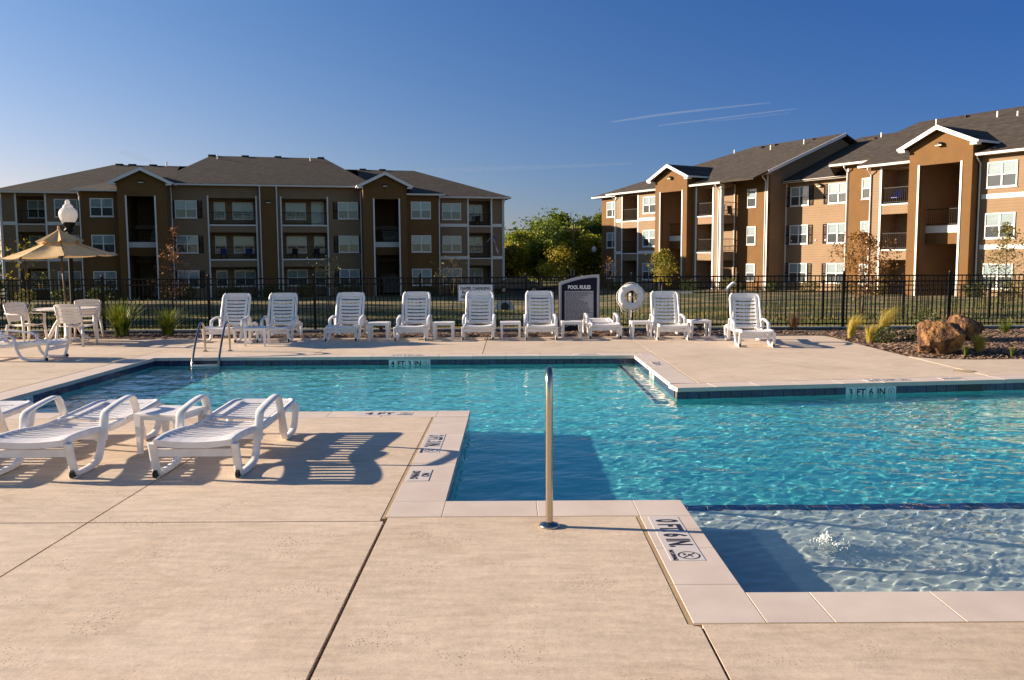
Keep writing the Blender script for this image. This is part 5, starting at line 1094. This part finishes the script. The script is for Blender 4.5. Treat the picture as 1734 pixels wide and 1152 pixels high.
# boulders
def boulder(label, loc, sc, rz, seed):
    rng = np.random.default_rng(seed); t = thing('boulder', label, 'boulder', loc, rz, 'rust coloured boulders in the right bed'); n1, n2 = 40, 26
    pl = [(rng.normal(0, 1, 3), rng.uniform(.60, .95)) for _ in range(20)]; pl = [(p/np.linalg.norm(p), d) for p, d in pl]; V = []
    for j in range(n2+1):
        for i in range(n1):
            th = math.pi*j/n2; a = 2*math.pi*i/n1; d = np.array([math.sin(th)*math.cos(a), math.sin(th)*math.sin(a), math.cos(th)]); r_ = 1.05
            for p, q in pl:
                c = d@p
                if c > .15: r_ = min(r_, q/c)
            r_ *= 1+.035*math.sin(d[0]*9+seed)*math.sin(d[1]*8)+.025*math.sin(d[2]*17+d[0]*13)+.012*math.sin(d[1]*31+d[2]*23)
            V.append((d[0]*r_*sc[0], d[1]*r_*sc[1], d[2]*r_*sc[2]+sc[2]*.72))
    Fq = [(j*n1+i, j*n1+(i+1) % n1, (j+1)*n1+(i+1) % n1, (j+1)*n1+i) for j in range(n2) for i in range(n1)]
    o = link('rock', np_mesh('rock', V, [f[::-1] for f in Fq], M['rock']), t); return smooth_angle(o, 16)
boulder('big ochre and rust boulder at the front of the right bed', (7.72, 15.35, -.02), (.55, .45, .37), .4, 5)
boulder('smaller dark rust boulder behind the big ochre boulder', (9.15, 17.2, .0), (.52, .42, .34), 1.3, 9)
# thin condensation trails high up
def cloud_mat(name, k, col, sc):
    m = bpy.data.materials.new(name); m.use_nodes = True; n = m.node_tree.nodes; l = m.node_tree.links; n.remove(n['Principled BSDF'])
    t = n.new('ShaderNodeBsdfTransparent'); d = n.new('ShaderNodeBsdfTranslucent'); d.inputs[0].default_value = lin(col); d2 = n.new('ShaderNodeBsdfDiffuse'); d2.inputs[0].default_value = lin(col); ad = n.new('ShaderNodeMixShader'); l.new(d.outputs[0], ad.inputs[1]); l.new(d2.outputs[0], ad.inputs[2])
    lw = n.new('ShaderNodeLayerWeight'); lw.inputs[0].default_value = .5; iv = n.new('ShaderNodeMath'); iv.operation = 'SUBTRACT'; iv.inputs[0].default_value = 1; l.new(lw.outputs['Facing'], iv.inputs[1]); pw = n.new('ShaderNodeMath'); pw.operation = 'POWER'; pw.inputs[1].default_value = 1.6; l.new(iv.outputs[0], pw.inputs[0])
    tc = n.new('ShaderNodeTexCoord'); no = n.new('ShaderNodeTexNoise'); no.inputs['Scale'].default_value = sc; no.inputs['Detail'].default_value = 3; l.new(tc.outputs['Object'], no.inputs['Vector']); mr = n.new('ShaderNodeMapRange'); mr.inputs['From Min'].default_value = .05; mr.inputs['From Max'].default_value = .65; l.new(no.outputs[0], mr.inputs[0])
    mu = n.new('ShaderNodeMath'); mu.operation = 'MULTIPLY'; l.new(pw.outputs[0], mu.inputs[0]); l.new(mr.outputs[0], mu.inputs[1]); m2 = n.new('ShaderNodeMath'); m2.operation = 'MULTIPLY'; m2.inputs[1].default_value = k; l.new(mu.outputs[0], m2.inputs[0])
    mx = n.new('ShaderNodeMixShader'); l.new(m2.outputs[0], mx.inputs[0]); l.new(t.outputs[0], mx.inputs[1]); l.new(ad.outputs[0], mx.inputs[2]); l.new(mx.outputs[0], n['Material Output'].inputs[0]); return m
M['contrail'] = cloud_mat('contrail_ice', .25, (.72, .86, 1), .0011); M['cirrus'] = cloud_mat('cirrus_ice', .12, (.72, .86, 1), .0016)
def sky_pt(px, py, Y):
    d = _fw*1440+_r*(px-867)+_u*(576-py); return Vector((0, 0, 1.74))+d*(Y/d.y)
def trail(name, label, cat, pts, rs, m, Y=6000, flat_=1):
    P = arc([sky_pt(x, y, Y) for x, y in pts], 3); n = len(P); rr = [max(.5, float(np.interp(i/(n-1), np.linspace(0, 1, len(rs)), rs))) for i in range(n)]
    c = sum(P, Vector())/n; b = MB(); b.tube([p-c for p in P], rr, 14, flat_); o = b.build(name, m, None, smooth=True, loc=c); return tag(o, label, cat)
trail('contrail', 'longer upper white contrail in the clear sky above the sunlit building', 'contrail', [(1035, 207), (1120, 194), (1200, 185), (1305, 174)], [2, 8, 9, 7, 2], M['contrail'])
trail('contrail', 'lower thin white contrail in the clear sky above the sunlit building', 'contrail', [(1115, 213), (1230, 199), (1350, 184)], [2, 6, 6, 2], M['contrail'], 6100)
trail('contrail', 'faint short contrail just under the lower contrail', 'contrail', [(1200, 206), (1270, 199), (1338, 191)], [2, 6, 6, 2], M['cirrus'], 6200)
trail('cirrus_cloud', 'faint wide streak of cirrus low over the gap between the buildings', 'cloud', [(690, 290), (800, 287), (950, 282), (1070, 277)], [5, 15, 22, 14, 4], M['cirrus'], 7000)
trail('cirrus_cloud', 'small faint wisp of cirrus above the left end of the shaded building', 'cloud', [(195, 256), (230, 263), (265, 277)], [6, 34, 6], M['cirrus'], 7000)
# tall unseen trees added beyond the left edge to cast broken shade on the lawn
for k, (x, y, H) in enumerate(((-24.5, 27.6, 7.6), (-30.5, 35.6, 9.4), (-33, 40, 9.0), (-36.5, 45, 10.2), (-39, 50.5, 10.0), (-42.5, 56, 11.0), (-46, 62, 11.4))):
    T('broadleaf_tree', 'tall unseen broadleaf tree added beyond the left edge to shade the lawn', x, y, H, 2.1 if k == 0 else 3.1, 1.2, M['leaf_green'], 4200, .26, .2, 200+k, 'trees beyond the left edge', limbs=24, spread=.36, kids=4)
